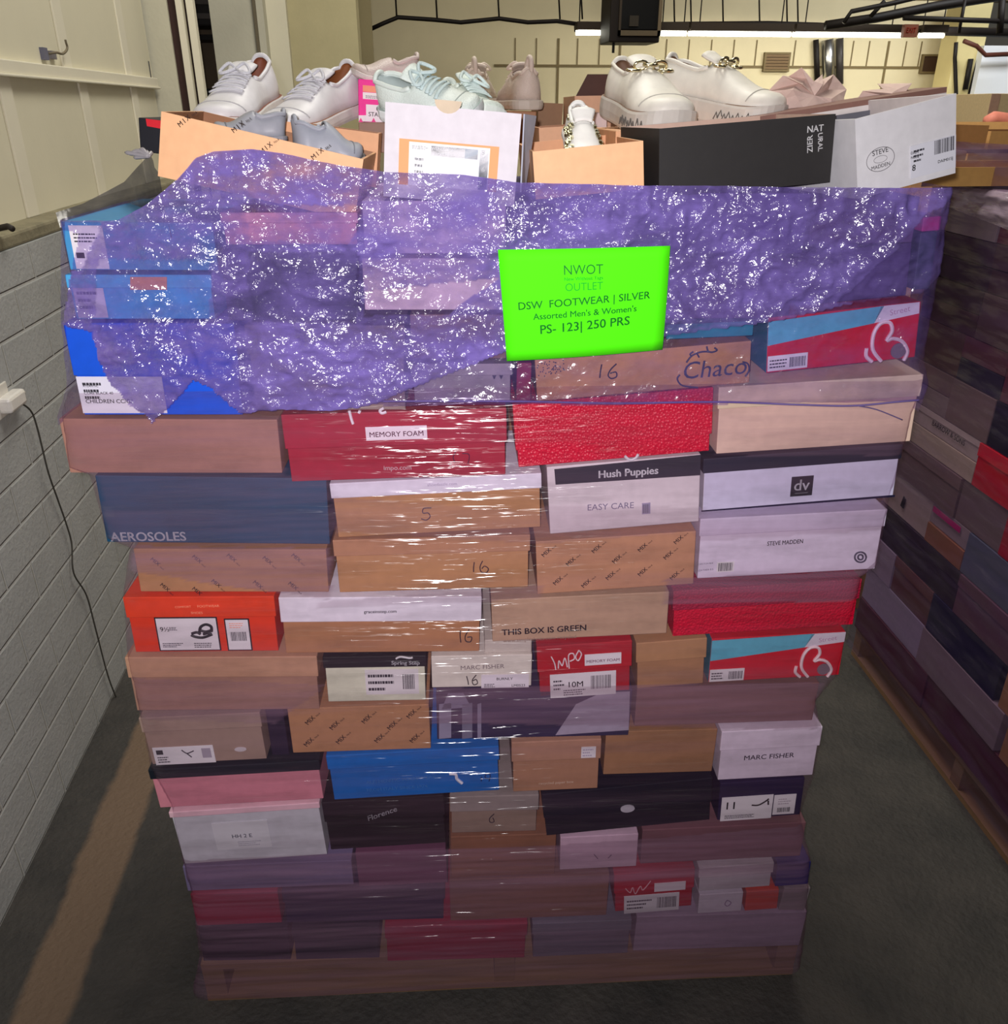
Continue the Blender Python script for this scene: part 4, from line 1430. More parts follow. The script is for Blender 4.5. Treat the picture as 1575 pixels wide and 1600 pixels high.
# ------------------------------------------------------------------ stretch film
def film_mat(name, tint, haze, haze_col, sx, sz, bump, dist, gloss, rough, detail=2.0, clus=(16, 20, .42, .62), lowbump=.5):
    m = bpy.data.materials.new(name)
    m.use_nodes = True
    nt = m.node_tree
    for n in list(nt.nodes):
        nt.nodes.remove(n)
    N = nt.nodes.new
    lk = nt.links.new
    out = N('ShaderNodeOutputMaterial')
    tc = N('ShaderNodeTexCoord')
    mp = N('ShaderNodeMapping')
    mp.inputs['Scale'].default_value = (sx, sx, sz)
    lk(tc.outputs['Object'], mp.inputs['Vector'])
    n1 = N('ShaderNodeTexNoise')
    n1.inputs['Scale'].default_value = 1
    n1.inputs['Detail'].default_value = detail
    n1.inputs['Roughness'].default_value = .5
    n1.inputs['Distortion'].default_value = .6
    lk(mp.outputs[0], n1.inputs['Vector'])
    v = N('ShaderNodeTexVoronoi')
    v.inputs['Scale'].default_value = .8
    v.feature = 'DISTANCE_TO_EDGE'
    lk(mp.outputs[0], v.inputs['Vector'])
    ad = N('ShaderNodeMath')
    ad.operation = 'MULTIPLY_ADD'
    lk(v.outputs[0], ad.inputs[0])
    ad.inputs[1].default_value = .5
    lk(n1.outputs['Fac'], ad.inputs[2])
    bp = N('ShaderNodeBump')
    bp.inputs['Strength'].default_value = bump
    bp.inputs['Distance'].default_value = dist
    lk(ad.outputs[0], bp.inputs['Height'])
    # haze strength: layers attribute times wrinkly noise
    at = N('ShaderNodeAttribute')
    at.attribute_name = 'layers'
    mp2 = N('ShaderNodeMapping')
    mp2.inputs['Scale'].default_value = (sx * .12, sx * .12, sz * .25)
    lk(tc.outputs['Object'], mp2.inputs['Vector'])
    n2 = N('ShaderNodeTexNoise')
    n2.inputs['Scale'].default_value = 1
    n2.inputs['Detail'].default_value = 7
    n2.inputs['Roughness'].default_value = .65
    lk(mp2.outputs[0], n2.inputs['Vector'])
    mr = N('ShaderNodeMapRange')
    mr.inputs[1].default_value = .3
    mr.inputs[2].default_value = .7
    mr.inputs[3].default_value = .35
    mr.inputs[4].default_value = 1.45
    lk(n2.outputs['Fac'], mr.inputs[0])
    hz = N('ShaderNodeMath')
    hz.operation = 'MULTIPLY'
    hz.use_clamp = True
    lk(at.outputs['Fac'], hz.inputs[0])
    lk(mr.outputs[0], hz.inputs[1])
    tr = N('ShaderNodeBsdfTransparent')
    tr.inputs[0].default_value = (*tint, 1)
    df = N('ShaderNodeBsdfDiffuse')
    df.inputs[0].default_value = L(haze_col)
    mx = N('ShaderNodeMixShader')
    lk(hz.outputs[0], mx.inputs[0])
    lk(tr.outputs[0], mx.inputs[1])
    lk(df.outputs[0], mx.inputs[2])
    # gloss varies in patches, so the glints come in clusters
    mp3 = N('ShaderNodeMapping')
    mp3.inputs['Scale'].default_value = (clus[0], clus[0], clus[1])
    lk(tc.outputs['Object'], mp3.inputs['Vector'])
    n3 = N('ShaderNodeTexNoise')
    n3.inputs['Scale'].default_value = 1
    n3.inputs['Detail'].default_value = 4
    n3.inputs['Roughness'].default_value = .6
    lk(mp3.outputs[0], n3.inputs['Vector'])
    cm = N('ShaderNodeMapRange')
    cm.inputs[1].default_value = clus[2]
    cm.inputs[2].default_value = clus[3]
    cm.inputs[3].default_value = .04
    cm.inputs[4].default_value = 1
    lk(n3.outputs['Fac'], cm.inputs[0])
    gf = N('ShaderNodeMath')
    gf.operation = 'MULTIPLY'
    gf.inputs[1].default_value = gloss
    lk(cm.outputs[0], gf.inputs[0])
    bs = N('ShaderNodeMapRange')
    bs.inputs[1].default_value = .15
    bs.inputs[2].default_value = .5
    bs.inputs[3].default_value = bump * lowbump
    bs.inputs[4].default_value = bump
    lk(at.outputs['Fac'], bs.inputs[0])
    lk(bs.outputs[0], bp.inputs['Strength'])
    gl = N('ShaderNodeBsdfGlossy')
    gl.inputs['Roughness'].default_value = rough
    gl.inputs['Color'].default_value = (1, 1, 1, 1)
    lk(bp.outputs[0], gl.inputs['Normal'])
    mg = N('ShaderNodeMixShader')
    lk(gf.outputs[0], mg.inputs[0])
    lk(mx.outputs[0], mg.inputs[1])
    lk(gl.outputs[0], mg.inputs[2])
    lk(mg.outputs[0], out.inputs[0])
    return m


def interp2(tab, z):
    tab = sorted(tab)
    return interp(tab, z)


FD = -.014
LE = [(p.z, p.x) for p in [MAIN.at(x, y, FD) for x, y in [(97, 343), (97, 500), (108, 600), (92, 650), (104, 735), (136, 745), (165, 845), (200, 860), (190, 930), (195, 1020), (215, 1115), (232, 1200), (265, 1262), (283, 1350), (297, 1400), (310, 1500), (300, 1552)]]]
RE = [(p.z, p.x) for p in [MAIN.at(x, y, FD) for x, y in [(1484, 290), (1470, 400), (1440, 560), (1447, 600), (1428, 650), (1415, 710), (1395, 775), (1373, 887), (1350, 905), (1330, 980), (1310, 1060), (1276, 1100), (1288, 1150), (1275, 1212), (1252, 1280), (1268, 1345), (1263, 1430), (1258, 1480), (1246, 1552)]]]
LE.sort(); RE.sort()


def in_poly(x, z, P):
    c = False
    n = len(P)
    j = n - 1
    for i in range(n):
        xi, zi = P[i]
        xj, zj = P[j]
        if (zi > z) != (zj > z) and x < (xj - xi) * (z - zi) / (zj - zi) + xi:
            c = not c
        j = i
    return c


def pxpoly(P):
    return [(q.x, q.z) for q in (MAIN.at(x, y, FD) for x, y in P)]


BANDS = [(pxpoly(p), v) for p, v in [
    ([(200, 852), (516, 858), (516, 938), (330, 912), (205, 892)], .34),
    ([(516, 776), (850, 800), (1090, 796), (1090, 828), (850, 850), (516, 830)], .20),
    ([(850, 790), (1100, 792), (1100, 812), (850, 806)], .25),
    ([(1085, 800), (1390, 785), (1390, 828), (1085, 845)], .22),
    ([(1040, 905), (1360, 890), (1340, 938), (1040, 945)], .30),
    ([(1114, 628), (1440, 622), (1420, 712), (1114, 712)], .20),
    ([(90, 650), (440, 650), (445, 745), (100, 745)], .20),
    ([(150, 745), (515, 745), (515, 855), (170, 850)], .16),
    ([(190, 1060), (510, 1070), (430, 1130), (215, 1125)], .26),
    ([(670, 1076), (1290, 1066), (1280, 1140), (670, 1130)], .30),
    ([(280, 1345), (880, 1320), (1270, 1290), (1275, 1360), (880, 1380), (290, 1400)], .32),
    ([(290, 1400), (1270, 1360), (1270, 1560), (300, 1560)], .26),
    ([(500, 940), (850, 915), (850, 935), (500, 950)], .25)]]


def make_film(name, z0, ztop, dx, dz, layers, mat, keep, depth, label, front_only=False, edges=0):
    """sheet round the stack: back-left, front, back-right.  ztop(x) gives the top edge, layers(x,z) the haze"""
    nz = int((1.74 - z0) / dz)
    us = []
    side = [1.0, .85, .7, .55, .4, .3, .2, .14, .1, .06, .03, .012]
    if not front_only:
        us += [('L', s) for s in side]
    nx = int(1.3 / dx)
    us += [('F', i / nx) for i in range(nx + 1)]
    if not front_only:
        us += [('R', s) for s in reversed(side)]
    verts, lay = [], []
    for j in range(nz + 1):
        v = j / nz
        for k, u in us:
            zt = ztop(u if k == 'F' else (0 if k == 'L' else 1))
            z = z0 + (zt - z0) * v
            xl, xr = interp(LE, z), interp(RE, z)
            if k == 'F':
                x = xl + (xr - xl) * u
                y = depth(x, z)
                e = min(u, 1 - u) * 1.3
                if e < .015:
                    y = y + (.015 - e) * .6
            elif k == 'L':
                x = xl - .001 - .006 * abs(noise.noise((u * 7, z * 12, 3)))
                y = u
            else:
                x = xr + .001 + .006 * abs(noise.noise((u * 7, z * 12, 8)))
                y = u
            verts.append((x, y, z))
            lay.append(layers(x, z) if k == 'F' else .18)
    W = len(us)
    faces = []
    for j in range(nz):
        for i in range(W - 1):
            a = j * W + i
            cx = (verts[a][0] + verts[a + 1][0]) / 2
            cz = (verts[a][2] + verts[a + W][2]) / 2
            if us[i][0] == 'F' and us[i + 1][0] == 'F' and keep and not keep(cx, cz):
                continue
            faces.append((a, a + 1, a + W + 1, a + W))
    me = bpy.data.meshes.new(name)
    me.from_pydata(verts, [], faces)
    at = me.attributes.new('layers', 'FLOAT', 'POINT')
    at.data.foreach_set('value', lay)
    me.materials.append(mat)
    me.polygons.foreach_set('use_smooth', [True] * len(me.polygons))
    o = bpy.data.objects.new(name, me)
    COL.objects.link(o)
    o.matrix_basis = MAIN.m
    tag(o, label, 'stretch wrap')
    return o


def lower_depth(x, z):
    return FD + .004 * noise.noise((x * 2.2, 0, z * 34)) + .0016 * noise.noise((x * 9, 3, z * 120))


def lower_layers(x, z):
    v = .07
    for P, s in BANDS:
        if in_poly(x, z, P):
            v = max(v, s)
    return v + .10 * max(0, noise.noise((x * 1.3, 5, z * 22)))


LOW = film_mat('stretch_film_taut', (.95, .91, .94), 0, (160, 122, 148), 8, 95, .8, .009, .10, .17, clus=(5, 22, .46, .62), lowbump=1.0)
film_low = make_film('stretch_wrap', .035, lambda u: 1.40, .010, .0045, lower_layers, LOW, None, lower_depth,
                     'taut clear purple tinted stretch wrap around the lower rows of the central stack')

# crinkled upper sheet
TOP = [(p.x, p.z) for p in [MAIN.at(x, y, FD) for x, y in [(97, 343), (150, 318), (200, 280), (232, 246), (262, 236), (330, 232), (380, 238), (420, 246), (480, 258), (560, 268), (690, 271), (790, 284), (1000, 288), (1200, 290), (1484, 292)]]]
HEAVY = pxpoly([(60, 200), (1530, 200), (1500, 400), (1434, 455), (1330, 470), (1240, 490), (1180, 500), (1040, 520), (900, 536), (800, 540), (740, 566), (640, 602), (590, 625), (540, 634), (440, 634), (378, 640), (330, 600), (305, 592), (275, 625), (242, 656), (222, 640), (180, 600), (160, 560), (150, 515), (100, 506), (118, 420), (130, 360), (60, 350)])
LIGHT = pxpoly([(370, 560), (800, 520), (1060, 500), (1440, 440), (1470, 400), (1450, 620), (1100, 628), (440, 628), (378, 640)])


def ztop_up(u):
    x = interp(TOP, 0) if False else None
    xl, xr = -.70, .66
    return interp(TOP, xl + (xr - xl) * u)


def keep_up(x, z):
    w = .004 * noise.noise((x * 40, 2, z * 40))
    return in_poly(x + w, z + w, HEAVY) or in_poly(x, z, LIGHT)


def up_depth(x, z):
    h = in_poly(x, z, HEAVY)
    a = 1.0 if h else .45
    n = noise.noise((x * 9, 1, z * 9))
    r1 = 1 - abs(noise.noise((x * 22, 4, z * 26))) * 2
    r2 = 1 - abs(noise.noise((x * 55, 7, z * 60))) * 2
    r3 = noise.noise((x * 130, 9, z * 130))
    return FD - .012 - a * (.010 * n + .006 * r1 + .0035 * r2 + .0012 * r3)


WINDOWS = [(pxpoly(p), v) for p, v in [
    ([(160, 402), (332, 402), (332, 500), (150, 502)], .40),
    ([(380, 318), (562, 318), (562, 352), (540, 380), (400, 372)], .42),
    ([(390, 392), (560, 388), (560, 500), (400, 500)], .46),
    ([(570, 452), (780, 430), (700, 488), (570, 490)], .30),
    ([(100, 345), (165, 345), (130, 420), (100, 420)], .20),
    ([(1300, 470), (1440, 330), (1500, 300), (1500, 460)], .36)]]


def up_layers(x, z):
    h = in_poly(x, z, HEAVY)
    v = .70 if h else .14
    for P, s in WINDOWS:
        if h and in_poly(x + .008 * noise.noise((x * 25, 1, z * 25)), z, P):
            v = s
    v += .22 * noise.noise((x * 5, 11, z * 8)) if h else .08 * noise.noise((x * 5, 11, z * 30))
    return max(.06, v)


UPM = film_mat('stretch_film_crinkled', (.86, .80, .95), 0, (122, 104, 178), 88, 100, .75, .006, .15, .20, clus=(14, 18, .40, .66), lowbump=.45)
film_up = make_film('stretch_wrap', 1.352, ztop_up, .0035, .0035, up_layers, UPM, keep_up, up_depth,
                    'crinkled glittering purple stretch wrap around the top rows of the central stack')
# rolled edge of the film
pts = [MAIN.at(x, y, FD - .004) for x, y in [(440, 631), (600, 627), (800, 627), (960, 630), (1120, 628), (1240, 632), (1330, 634), (1400, 628), (1436, 625)]]
mb = MB(); mb.tube(catmull(pts, 8), .0016, card((120, 104, 160), .3), 6)
mb.build('rolled_edge', film_up, smooth=True)
pts = [MAIN.at(x, y, FD - .005) for x, y in [(1340, 634), (1370, 640), (1410, 656)]]
mb = MB(); mb.tube(catmull(pts, 5), .001, card((110, 94, 140), .3), 6)
mb.build('rolled_edge', film_up, smooth=True)

# dark sheet of film sagging behind the upper left corner
mb = MB()
DK = film_mat('stretch_film_dark', (.5, .5, .55), 0, (90, 90, 96), 20, 20, .5, .01, .06, .2)
A = [(88, 332, .25), (130, 318, .3), (165, 300, .3), (195, 284, .28), (215, 262, .2), (236, 240, .05)]
rows = []
for k in range(7):
    row = []
    for x, y, d in A:
        p = MAIN.at(x, y, d)
        row.append(Vector((p.x + .03 * k / 6, d - .01 * k, p.z - .035 * k / 6 * (3 if k > 3 else 1.4))) + Vector((0, noise.noise((x * .1, y * .1, k)) * .01, 0)))
    rows.append(row)
for k in range(6):
    for i in range(len(A) - 1):
        mb.face([rows[k][i], rows[k][i + 1], rows[k + 1][i + 1], rows[k + 1][i]], DK)
o = mb.build('film_sheet', matrix=MAIN.m, smooth=True, merge=True)
at = o.data.attributes.new('layers', 'FLOAT', 'POINT')
at.data.foreach_set('value', [.7] * len(o.data.vertices))
tag(o, 'dark sagging sheet of stretch wrap at the upper left behind the sky blue box', 'stretch wrap')
# torn film tuft
mb = MB()
for k in range(7):
    p = MAIN.at(232, 244, .02)
    q = MAIN.at(195 + 7 * k, 238 + 4 * (k % 3), .03)
    mb.tube(catmull([p, (p + q) / 2 + Vector((0, 0, .006 * (k % 2))), q], 4), [.003] * 8 + [.001], card((150, 146, 150), .3), 5)
tag(mb.build('film_tuft', matrix=MAIN.m, smooth=True), 'torn grey tuft of film at the upper left corner of the wrap', 'film scrap')

# ------------------------------------------------------------------ green card
def paper_mat():
    m = card((84, 255, 0), .8, .0)
    m.name = 'fluorescent_green_paper'
    b = m.node_tree.nodes['Principled BSDF']
    return m


GP = paper_mat()
ncol, nrow = 14, 10
# corner positions: the foot of the sheet follows the film inward
cs = {}
for key, (px, py, d) in {'TL': (778, 390, -.052), 'TR': (1047, 384, -.050), 'BL': (792, 564, -.036), 'BR': (1035, 546, -.034)}.items():
    cs[key] = MAIN.at(px, py, d)


def paper_pt(u, v, off=0.0):
    p = (cs['TL'] * (1 - u) + cs['TR'] * u) * (1 - v) + (cs['BL'] * (1 - u) + cs['BR'] * u) * v
    return p + Vector((0, -.006 * math.sin(PI * u) - .003 * math.sin(PI * v) + off, 0))


root = thing('paper_sign', 'fluorescent green paper sign taped on the crinkled film', 'sign', MAIN.m)
mb = MB()
for j in range(nrow):
    for i in range(ncol):
        mb.face([paper_pt(i / ncol, (j + 1) / nrow), paper_pt((i + 1) / ncol, (j + 1) / nrow), paper_pt((i + 1) / ncol, j / nrow), paper_pt(i / ncol, j / nrow)], GP)
o = mb.build('paper_sheet', root, smooth=True, merge=True)
md = o.modifiers.new('thick', 'SOLIDIFY'); md.thickness = .0006; md.offset = 1


def ptext(s, u0, v0, u1, v1, col, bold=.01, hs=1.0):
    vs, fs = text_geo(s, bold)
    xmin = min(v[0] for v in vs); xmax = max(v[0] for v in vs)
    asp = (cs['TL'] - cs['TR']).length / (cs['TL'] - cs['BL']).length
    mb = MB()
    for x, z in vs:
        t = (x - xmin) / (xmax - xmin)
        k = (u1 - u0) / (xmax - xmin)
        u = u0 + (u1 - u0) * t
        v = v0 + (v1 - v0) * t - z * k * asp * hs
        mb.v.append(tuple(paper_pt(u, v, -.0012)))
    for f in fs:
        mb.f.append(f); mb.mi.append(mb.m(card(col, .6, 0)))
    mb.build('printed_lettering', root)


DG = (8, 120, 26)
ptext('NWOT', .375, .225, .605, .225, DG, .0, 1.15)
ptext('New Without Tags', .375, .278, .605, .275, (22, 190, 24), .02)
ptext('OUTLET', .38, .37, .605, .365, (20, 176, 26), -.005, 1.1)
ptext('DSW  FOOTWEAR | SILVER', .095, .525, .895, .475, DG, .015)
ptext("Assorted Men's & Women's", .18, .62, .815, .59, (8, 132, 26), .02)
ptext('PS- 123| 250 PRS', .22, .755, .775, .715, DG, .02)

# ------------------------------------------------------------------ wrapped stack on the right
def R(q, label, col, **k):
    d = k.pop('d', random.uniform(0.0, .01))
    return Box(RIGHT, q, d, label, dep=k.pop('dep', .3), col=col, **k)


wooden_pallet(RIGHT, -.36, 1.0, 1.0, 'wooden pallet under the dim wrapped stack at the right edge', .01)
rr = [  # box colours kept dark for the little light reaching this side
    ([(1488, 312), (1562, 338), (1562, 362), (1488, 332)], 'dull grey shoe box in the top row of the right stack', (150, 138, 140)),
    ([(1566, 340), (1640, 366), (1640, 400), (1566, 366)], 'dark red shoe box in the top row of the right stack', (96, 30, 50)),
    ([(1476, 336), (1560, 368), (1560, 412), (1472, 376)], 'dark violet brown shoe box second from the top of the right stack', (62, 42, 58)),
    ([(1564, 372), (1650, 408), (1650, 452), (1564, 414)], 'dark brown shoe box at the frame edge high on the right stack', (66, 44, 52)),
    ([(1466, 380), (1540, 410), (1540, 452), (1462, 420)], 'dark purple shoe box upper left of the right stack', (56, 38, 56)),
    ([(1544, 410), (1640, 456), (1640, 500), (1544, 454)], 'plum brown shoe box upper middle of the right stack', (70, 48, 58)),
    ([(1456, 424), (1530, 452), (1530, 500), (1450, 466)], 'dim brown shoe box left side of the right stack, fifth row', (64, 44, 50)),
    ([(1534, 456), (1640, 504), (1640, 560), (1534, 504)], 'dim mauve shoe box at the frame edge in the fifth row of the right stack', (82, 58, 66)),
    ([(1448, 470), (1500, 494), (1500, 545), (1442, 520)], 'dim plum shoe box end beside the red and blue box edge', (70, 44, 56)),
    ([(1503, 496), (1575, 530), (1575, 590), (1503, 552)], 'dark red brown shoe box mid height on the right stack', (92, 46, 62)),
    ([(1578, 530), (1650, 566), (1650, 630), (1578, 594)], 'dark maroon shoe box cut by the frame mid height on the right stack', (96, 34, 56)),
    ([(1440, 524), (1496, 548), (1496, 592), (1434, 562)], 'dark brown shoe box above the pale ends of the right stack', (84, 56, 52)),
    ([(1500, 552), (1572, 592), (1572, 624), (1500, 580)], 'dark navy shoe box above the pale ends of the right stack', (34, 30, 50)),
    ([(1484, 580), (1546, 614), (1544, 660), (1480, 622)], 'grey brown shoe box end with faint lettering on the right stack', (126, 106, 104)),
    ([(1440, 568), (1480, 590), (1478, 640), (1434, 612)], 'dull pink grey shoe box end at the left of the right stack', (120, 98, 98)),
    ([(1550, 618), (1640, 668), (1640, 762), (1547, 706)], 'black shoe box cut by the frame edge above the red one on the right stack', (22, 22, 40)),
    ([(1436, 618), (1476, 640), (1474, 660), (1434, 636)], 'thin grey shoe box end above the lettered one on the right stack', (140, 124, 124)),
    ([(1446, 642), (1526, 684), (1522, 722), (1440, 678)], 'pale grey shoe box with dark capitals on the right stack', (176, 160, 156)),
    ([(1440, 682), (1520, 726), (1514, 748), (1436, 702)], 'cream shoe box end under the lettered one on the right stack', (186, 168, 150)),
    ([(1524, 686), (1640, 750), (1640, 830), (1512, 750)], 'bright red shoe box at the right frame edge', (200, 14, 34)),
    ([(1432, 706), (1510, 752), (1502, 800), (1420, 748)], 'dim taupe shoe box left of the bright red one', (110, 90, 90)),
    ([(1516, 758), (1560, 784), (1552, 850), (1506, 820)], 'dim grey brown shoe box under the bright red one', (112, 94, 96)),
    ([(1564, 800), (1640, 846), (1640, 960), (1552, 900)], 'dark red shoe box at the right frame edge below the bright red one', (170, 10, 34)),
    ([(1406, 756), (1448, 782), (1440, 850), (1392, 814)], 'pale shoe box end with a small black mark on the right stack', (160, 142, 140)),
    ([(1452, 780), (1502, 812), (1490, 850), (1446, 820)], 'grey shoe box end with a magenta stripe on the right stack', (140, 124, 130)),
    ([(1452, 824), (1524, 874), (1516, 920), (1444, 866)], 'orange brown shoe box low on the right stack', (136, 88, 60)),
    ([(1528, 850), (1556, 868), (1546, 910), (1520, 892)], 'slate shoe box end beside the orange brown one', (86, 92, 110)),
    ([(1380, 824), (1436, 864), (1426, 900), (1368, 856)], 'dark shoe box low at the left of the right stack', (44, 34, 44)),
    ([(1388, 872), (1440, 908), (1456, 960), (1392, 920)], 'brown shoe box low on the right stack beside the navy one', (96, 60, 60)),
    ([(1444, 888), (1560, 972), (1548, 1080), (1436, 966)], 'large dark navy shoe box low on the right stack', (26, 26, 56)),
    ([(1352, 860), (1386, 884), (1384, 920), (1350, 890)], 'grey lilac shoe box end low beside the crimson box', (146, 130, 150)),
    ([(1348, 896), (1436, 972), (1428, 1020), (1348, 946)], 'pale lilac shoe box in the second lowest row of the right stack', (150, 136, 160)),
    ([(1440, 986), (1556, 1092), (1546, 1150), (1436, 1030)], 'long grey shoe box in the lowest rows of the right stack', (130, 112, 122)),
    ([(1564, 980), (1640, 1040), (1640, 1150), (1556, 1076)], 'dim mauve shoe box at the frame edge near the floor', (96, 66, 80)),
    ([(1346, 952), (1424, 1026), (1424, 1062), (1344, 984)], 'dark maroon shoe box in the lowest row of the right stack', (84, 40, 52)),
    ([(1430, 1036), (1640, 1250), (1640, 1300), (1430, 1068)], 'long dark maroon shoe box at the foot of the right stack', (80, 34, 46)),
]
# level the rows: every box goes into its course and closes up with its neighbours
RH = .1225
ent = []
for q, lab, c in rr:
    P4 = [RIGHT.at(*p, 0) for p in q]
    xc = sum(p.x for p in P4) / 4
    zc = sum(p.z for p in P4) / 4
    ent.append([max(0, min(12, int((zc - .12) / RH))), xc, zc, lab, c])
for row in range(13):
    es = sorted([e for e in ent if e[0] == row], key=lambda e: e[1])
    cl = []
    for e in es:
        if cl and e[1] - cl[-1][0][1] < .10:
            cl[-1].append(e)
        else:
            cl.append([e])
    cx = [sum(e[1] for e in g) / len(g) for g in cl]
    for k, g in enumerate(cl):
        xa = -.36 if k == 0 else (cx[k - 1] + cx[k]) / 2
        xb = min(1.0, cx[k] + .22) if k == len(cl) - 1 else (cx[k] + cx[k + 1]) / 2
        g.sort(key=lambda e: e[2])
        n_ = len(g)
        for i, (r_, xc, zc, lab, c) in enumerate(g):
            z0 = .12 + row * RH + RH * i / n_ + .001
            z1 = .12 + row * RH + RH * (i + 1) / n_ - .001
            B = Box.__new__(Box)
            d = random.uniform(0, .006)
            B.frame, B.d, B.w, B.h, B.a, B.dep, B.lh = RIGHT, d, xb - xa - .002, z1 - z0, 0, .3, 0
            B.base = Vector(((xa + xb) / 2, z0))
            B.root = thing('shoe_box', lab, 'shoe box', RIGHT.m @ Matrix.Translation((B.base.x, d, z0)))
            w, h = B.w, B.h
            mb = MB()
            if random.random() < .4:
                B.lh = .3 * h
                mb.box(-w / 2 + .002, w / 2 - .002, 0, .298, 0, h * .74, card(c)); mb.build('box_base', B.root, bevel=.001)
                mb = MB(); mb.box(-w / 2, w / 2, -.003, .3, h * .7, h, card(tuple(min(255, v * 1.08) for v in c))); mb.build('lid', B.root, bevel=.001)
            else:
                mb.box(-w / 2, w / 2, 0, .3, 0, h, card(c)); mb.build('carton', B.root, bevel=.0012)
            if 'dark capitals' in lab:
                mb = MB(); add_text(mb, 'BARROW & SONS', (RIGHT.at(1455, 668).x - B.base.x, h * .4), (RIGHT.at(1507, 695).x - B.base.x, h * .4), -.0048, card((40, 34, 40)), .015); mb.build('printed_lettering', B.root)
            if 'magenta' in lab:
                mb = MB(); mb.box(-w * .45, w * .3, -.005, -.0035, h * .62, h * .9, card((170, 20, 100))); mb.build('magenta_stripe', B.root)
            if 'black mark' in lab:
                mb = MB(); mb.prism([(-.02, h * .3), (.0, h * .28), (.004, h * .55), (-.012, h * .6)], -.005, -.0035, card((30, 26, 32))); mb.build('black_mark', B.root)
for row in range(12):
    es = [e for e in ent if e[0] == row]
    x = min(1.0, max(e[1] for e in es) + .24) if es else -.36
    while x < .93:
        w = min(.33, 1.0 - x)
        r = thing('shoe_box', 'plain brown shoe box inside the right stack', 'shoe box', RIGHT.m @ Matrix.Translation((x + w / 2, .004, .12 + row * RH)), 'plain brown shoe boxes inside the right stack')
        mb = MB()
        mb.box(-w / 2 + .001, w / 2 - .001, 0, .3, .001, RH - .001, card(KDARK))
        mb.build('carton', r)
        x += w
# inner tier, so that the wrapped stack is not hollow
for k in range(12):
    for i in range(2):
        r = thing('shoe_box', 'plain brown shoe box inside the right stack', 'shoe box', RIGHT.m @ Matrix.Translation((-.16 + i * .5, .38, .12 + k * .1215)), 'plain brown shoe boxes inside the right stack')
        mb = MB()
        mb.box(-.158, .158, 0, .2, 0, .119, card(KDARK))
        mb.build('carton', r)
# its film
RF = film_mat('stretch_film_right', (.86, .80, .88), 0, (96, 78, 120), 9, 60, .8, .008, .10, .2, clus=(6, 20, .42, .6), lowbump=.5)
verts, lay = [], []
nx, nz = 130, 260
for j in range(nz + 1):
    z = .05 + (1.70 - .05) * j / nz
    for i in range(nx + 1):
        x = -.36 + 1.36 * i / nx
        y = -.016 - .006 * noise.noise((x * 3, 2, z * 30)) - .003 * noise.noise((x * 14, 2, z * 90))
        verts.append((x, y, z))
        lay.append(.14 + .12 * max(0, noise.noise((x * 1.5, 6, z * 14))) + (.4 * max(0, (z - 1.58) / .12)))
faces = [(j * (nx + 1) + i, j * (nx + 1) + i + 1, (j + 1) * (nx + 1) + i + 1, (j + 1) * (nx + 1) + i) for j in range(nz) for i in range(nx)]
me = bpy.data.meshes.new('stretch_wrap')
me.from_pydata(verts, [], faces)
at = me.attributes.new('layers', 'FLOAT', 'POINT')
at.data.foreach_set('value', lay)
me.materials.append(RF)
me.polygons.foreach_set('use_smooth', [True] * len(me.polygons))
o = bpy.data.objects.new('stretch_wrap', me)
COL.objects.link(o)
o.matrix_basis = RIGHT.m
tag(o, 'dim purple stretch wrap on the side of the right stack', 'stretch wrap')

# crumpled film pulled over its top edge
verts, lay = [], []
for j in range(31):
    for i in range(121):
        u, v = i / 120, j / 30
        p = RIGHT.at(1462 + 240 * u, (316 + 96 * u) * (1 - v) + (291 + 14 * u) * v, -.03)
        y = -.026 - .010 * noise.noise((p.x * 9, 2, p.z * 40)) - .004 * noise.noise((p.x * 30, 2, p.z * 90)) + .02 * max(0, (j - 22) / 8) ** 2
        verts.append((p.x, y, p.z))
        lay.append(.55)
faces = [(j * 121 + i, j * 121 + i + 1, (j + 1) * 121 + i + 1, (j + 1) * 121 + i) for j in range(30) for i in range(120)]
me = bpy.data.meshes.new('stretch_wrap')
me.from_pydata(verts, [], faces)
at = me.attributes.new('layers', 'FLOAT', 'POINT')
at.data.foreach_set('value', lay)
me.materials.append(film_mat('stretch_film_bunched', (.9, .86, .9), 0, (186, 166, 186), 14, 90, .9, .01, .2, .26, clus=(8, 30, .35, .6)))  # pale haze colour stands for the bright sheen on this film
me.polygons.foreach_set('use_smooth', [True] * len(me.polygons))
o = bpy.data.objects.new('stretch_wrap', me)
COL.objects.link(o)
o.matrix_basis = RIGHT.m
tag(o, 'shiny bunched stretch wrap along the top edge of the right stack', 'stretch wrap')


# open cartons on the right stack and behind
def carton(px0, py0, px1, y, h, dep, label, col, flap=None, inner=None):
    a, b = WORLD.at(px0, py0, y), WORLD.at(px1, py0, y)
    h = h or a.z
    M = Matrix.Translation((a.x, y, a.z - h))
    r = thing('open_carton', label, 'carton', M)
    w = b.x - a.x
    t = .004
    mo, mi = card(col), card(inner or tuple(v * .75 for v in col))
    mb = MB()
    mb.box(0, w, 0, t, 0, h, mo, mats={3: mi}); mb.box(0, w, dep - t, dep, 0, h, mo, mats={2: mi})
    mb.box(0, t, t, dep - t, 0, h, mo, mats={5: mi}); mb.box(w - t, w, t, dep - t, 0, h, mo, mats={4: mi})
    mb.box(t, w - t, t, dep - t, 0, t, mo)
    mb.build('carton_body', r)
    if flap:
        mb = MB()
        mb.box(.002, w - .002, 0, .004, 0, flap, mo, T=Matrix.Translation((0, dep - .004, h)) @ Matrix.Rotation(math.radians(-25), 4, 'X'))
        mb.build('flap', r)
    return r


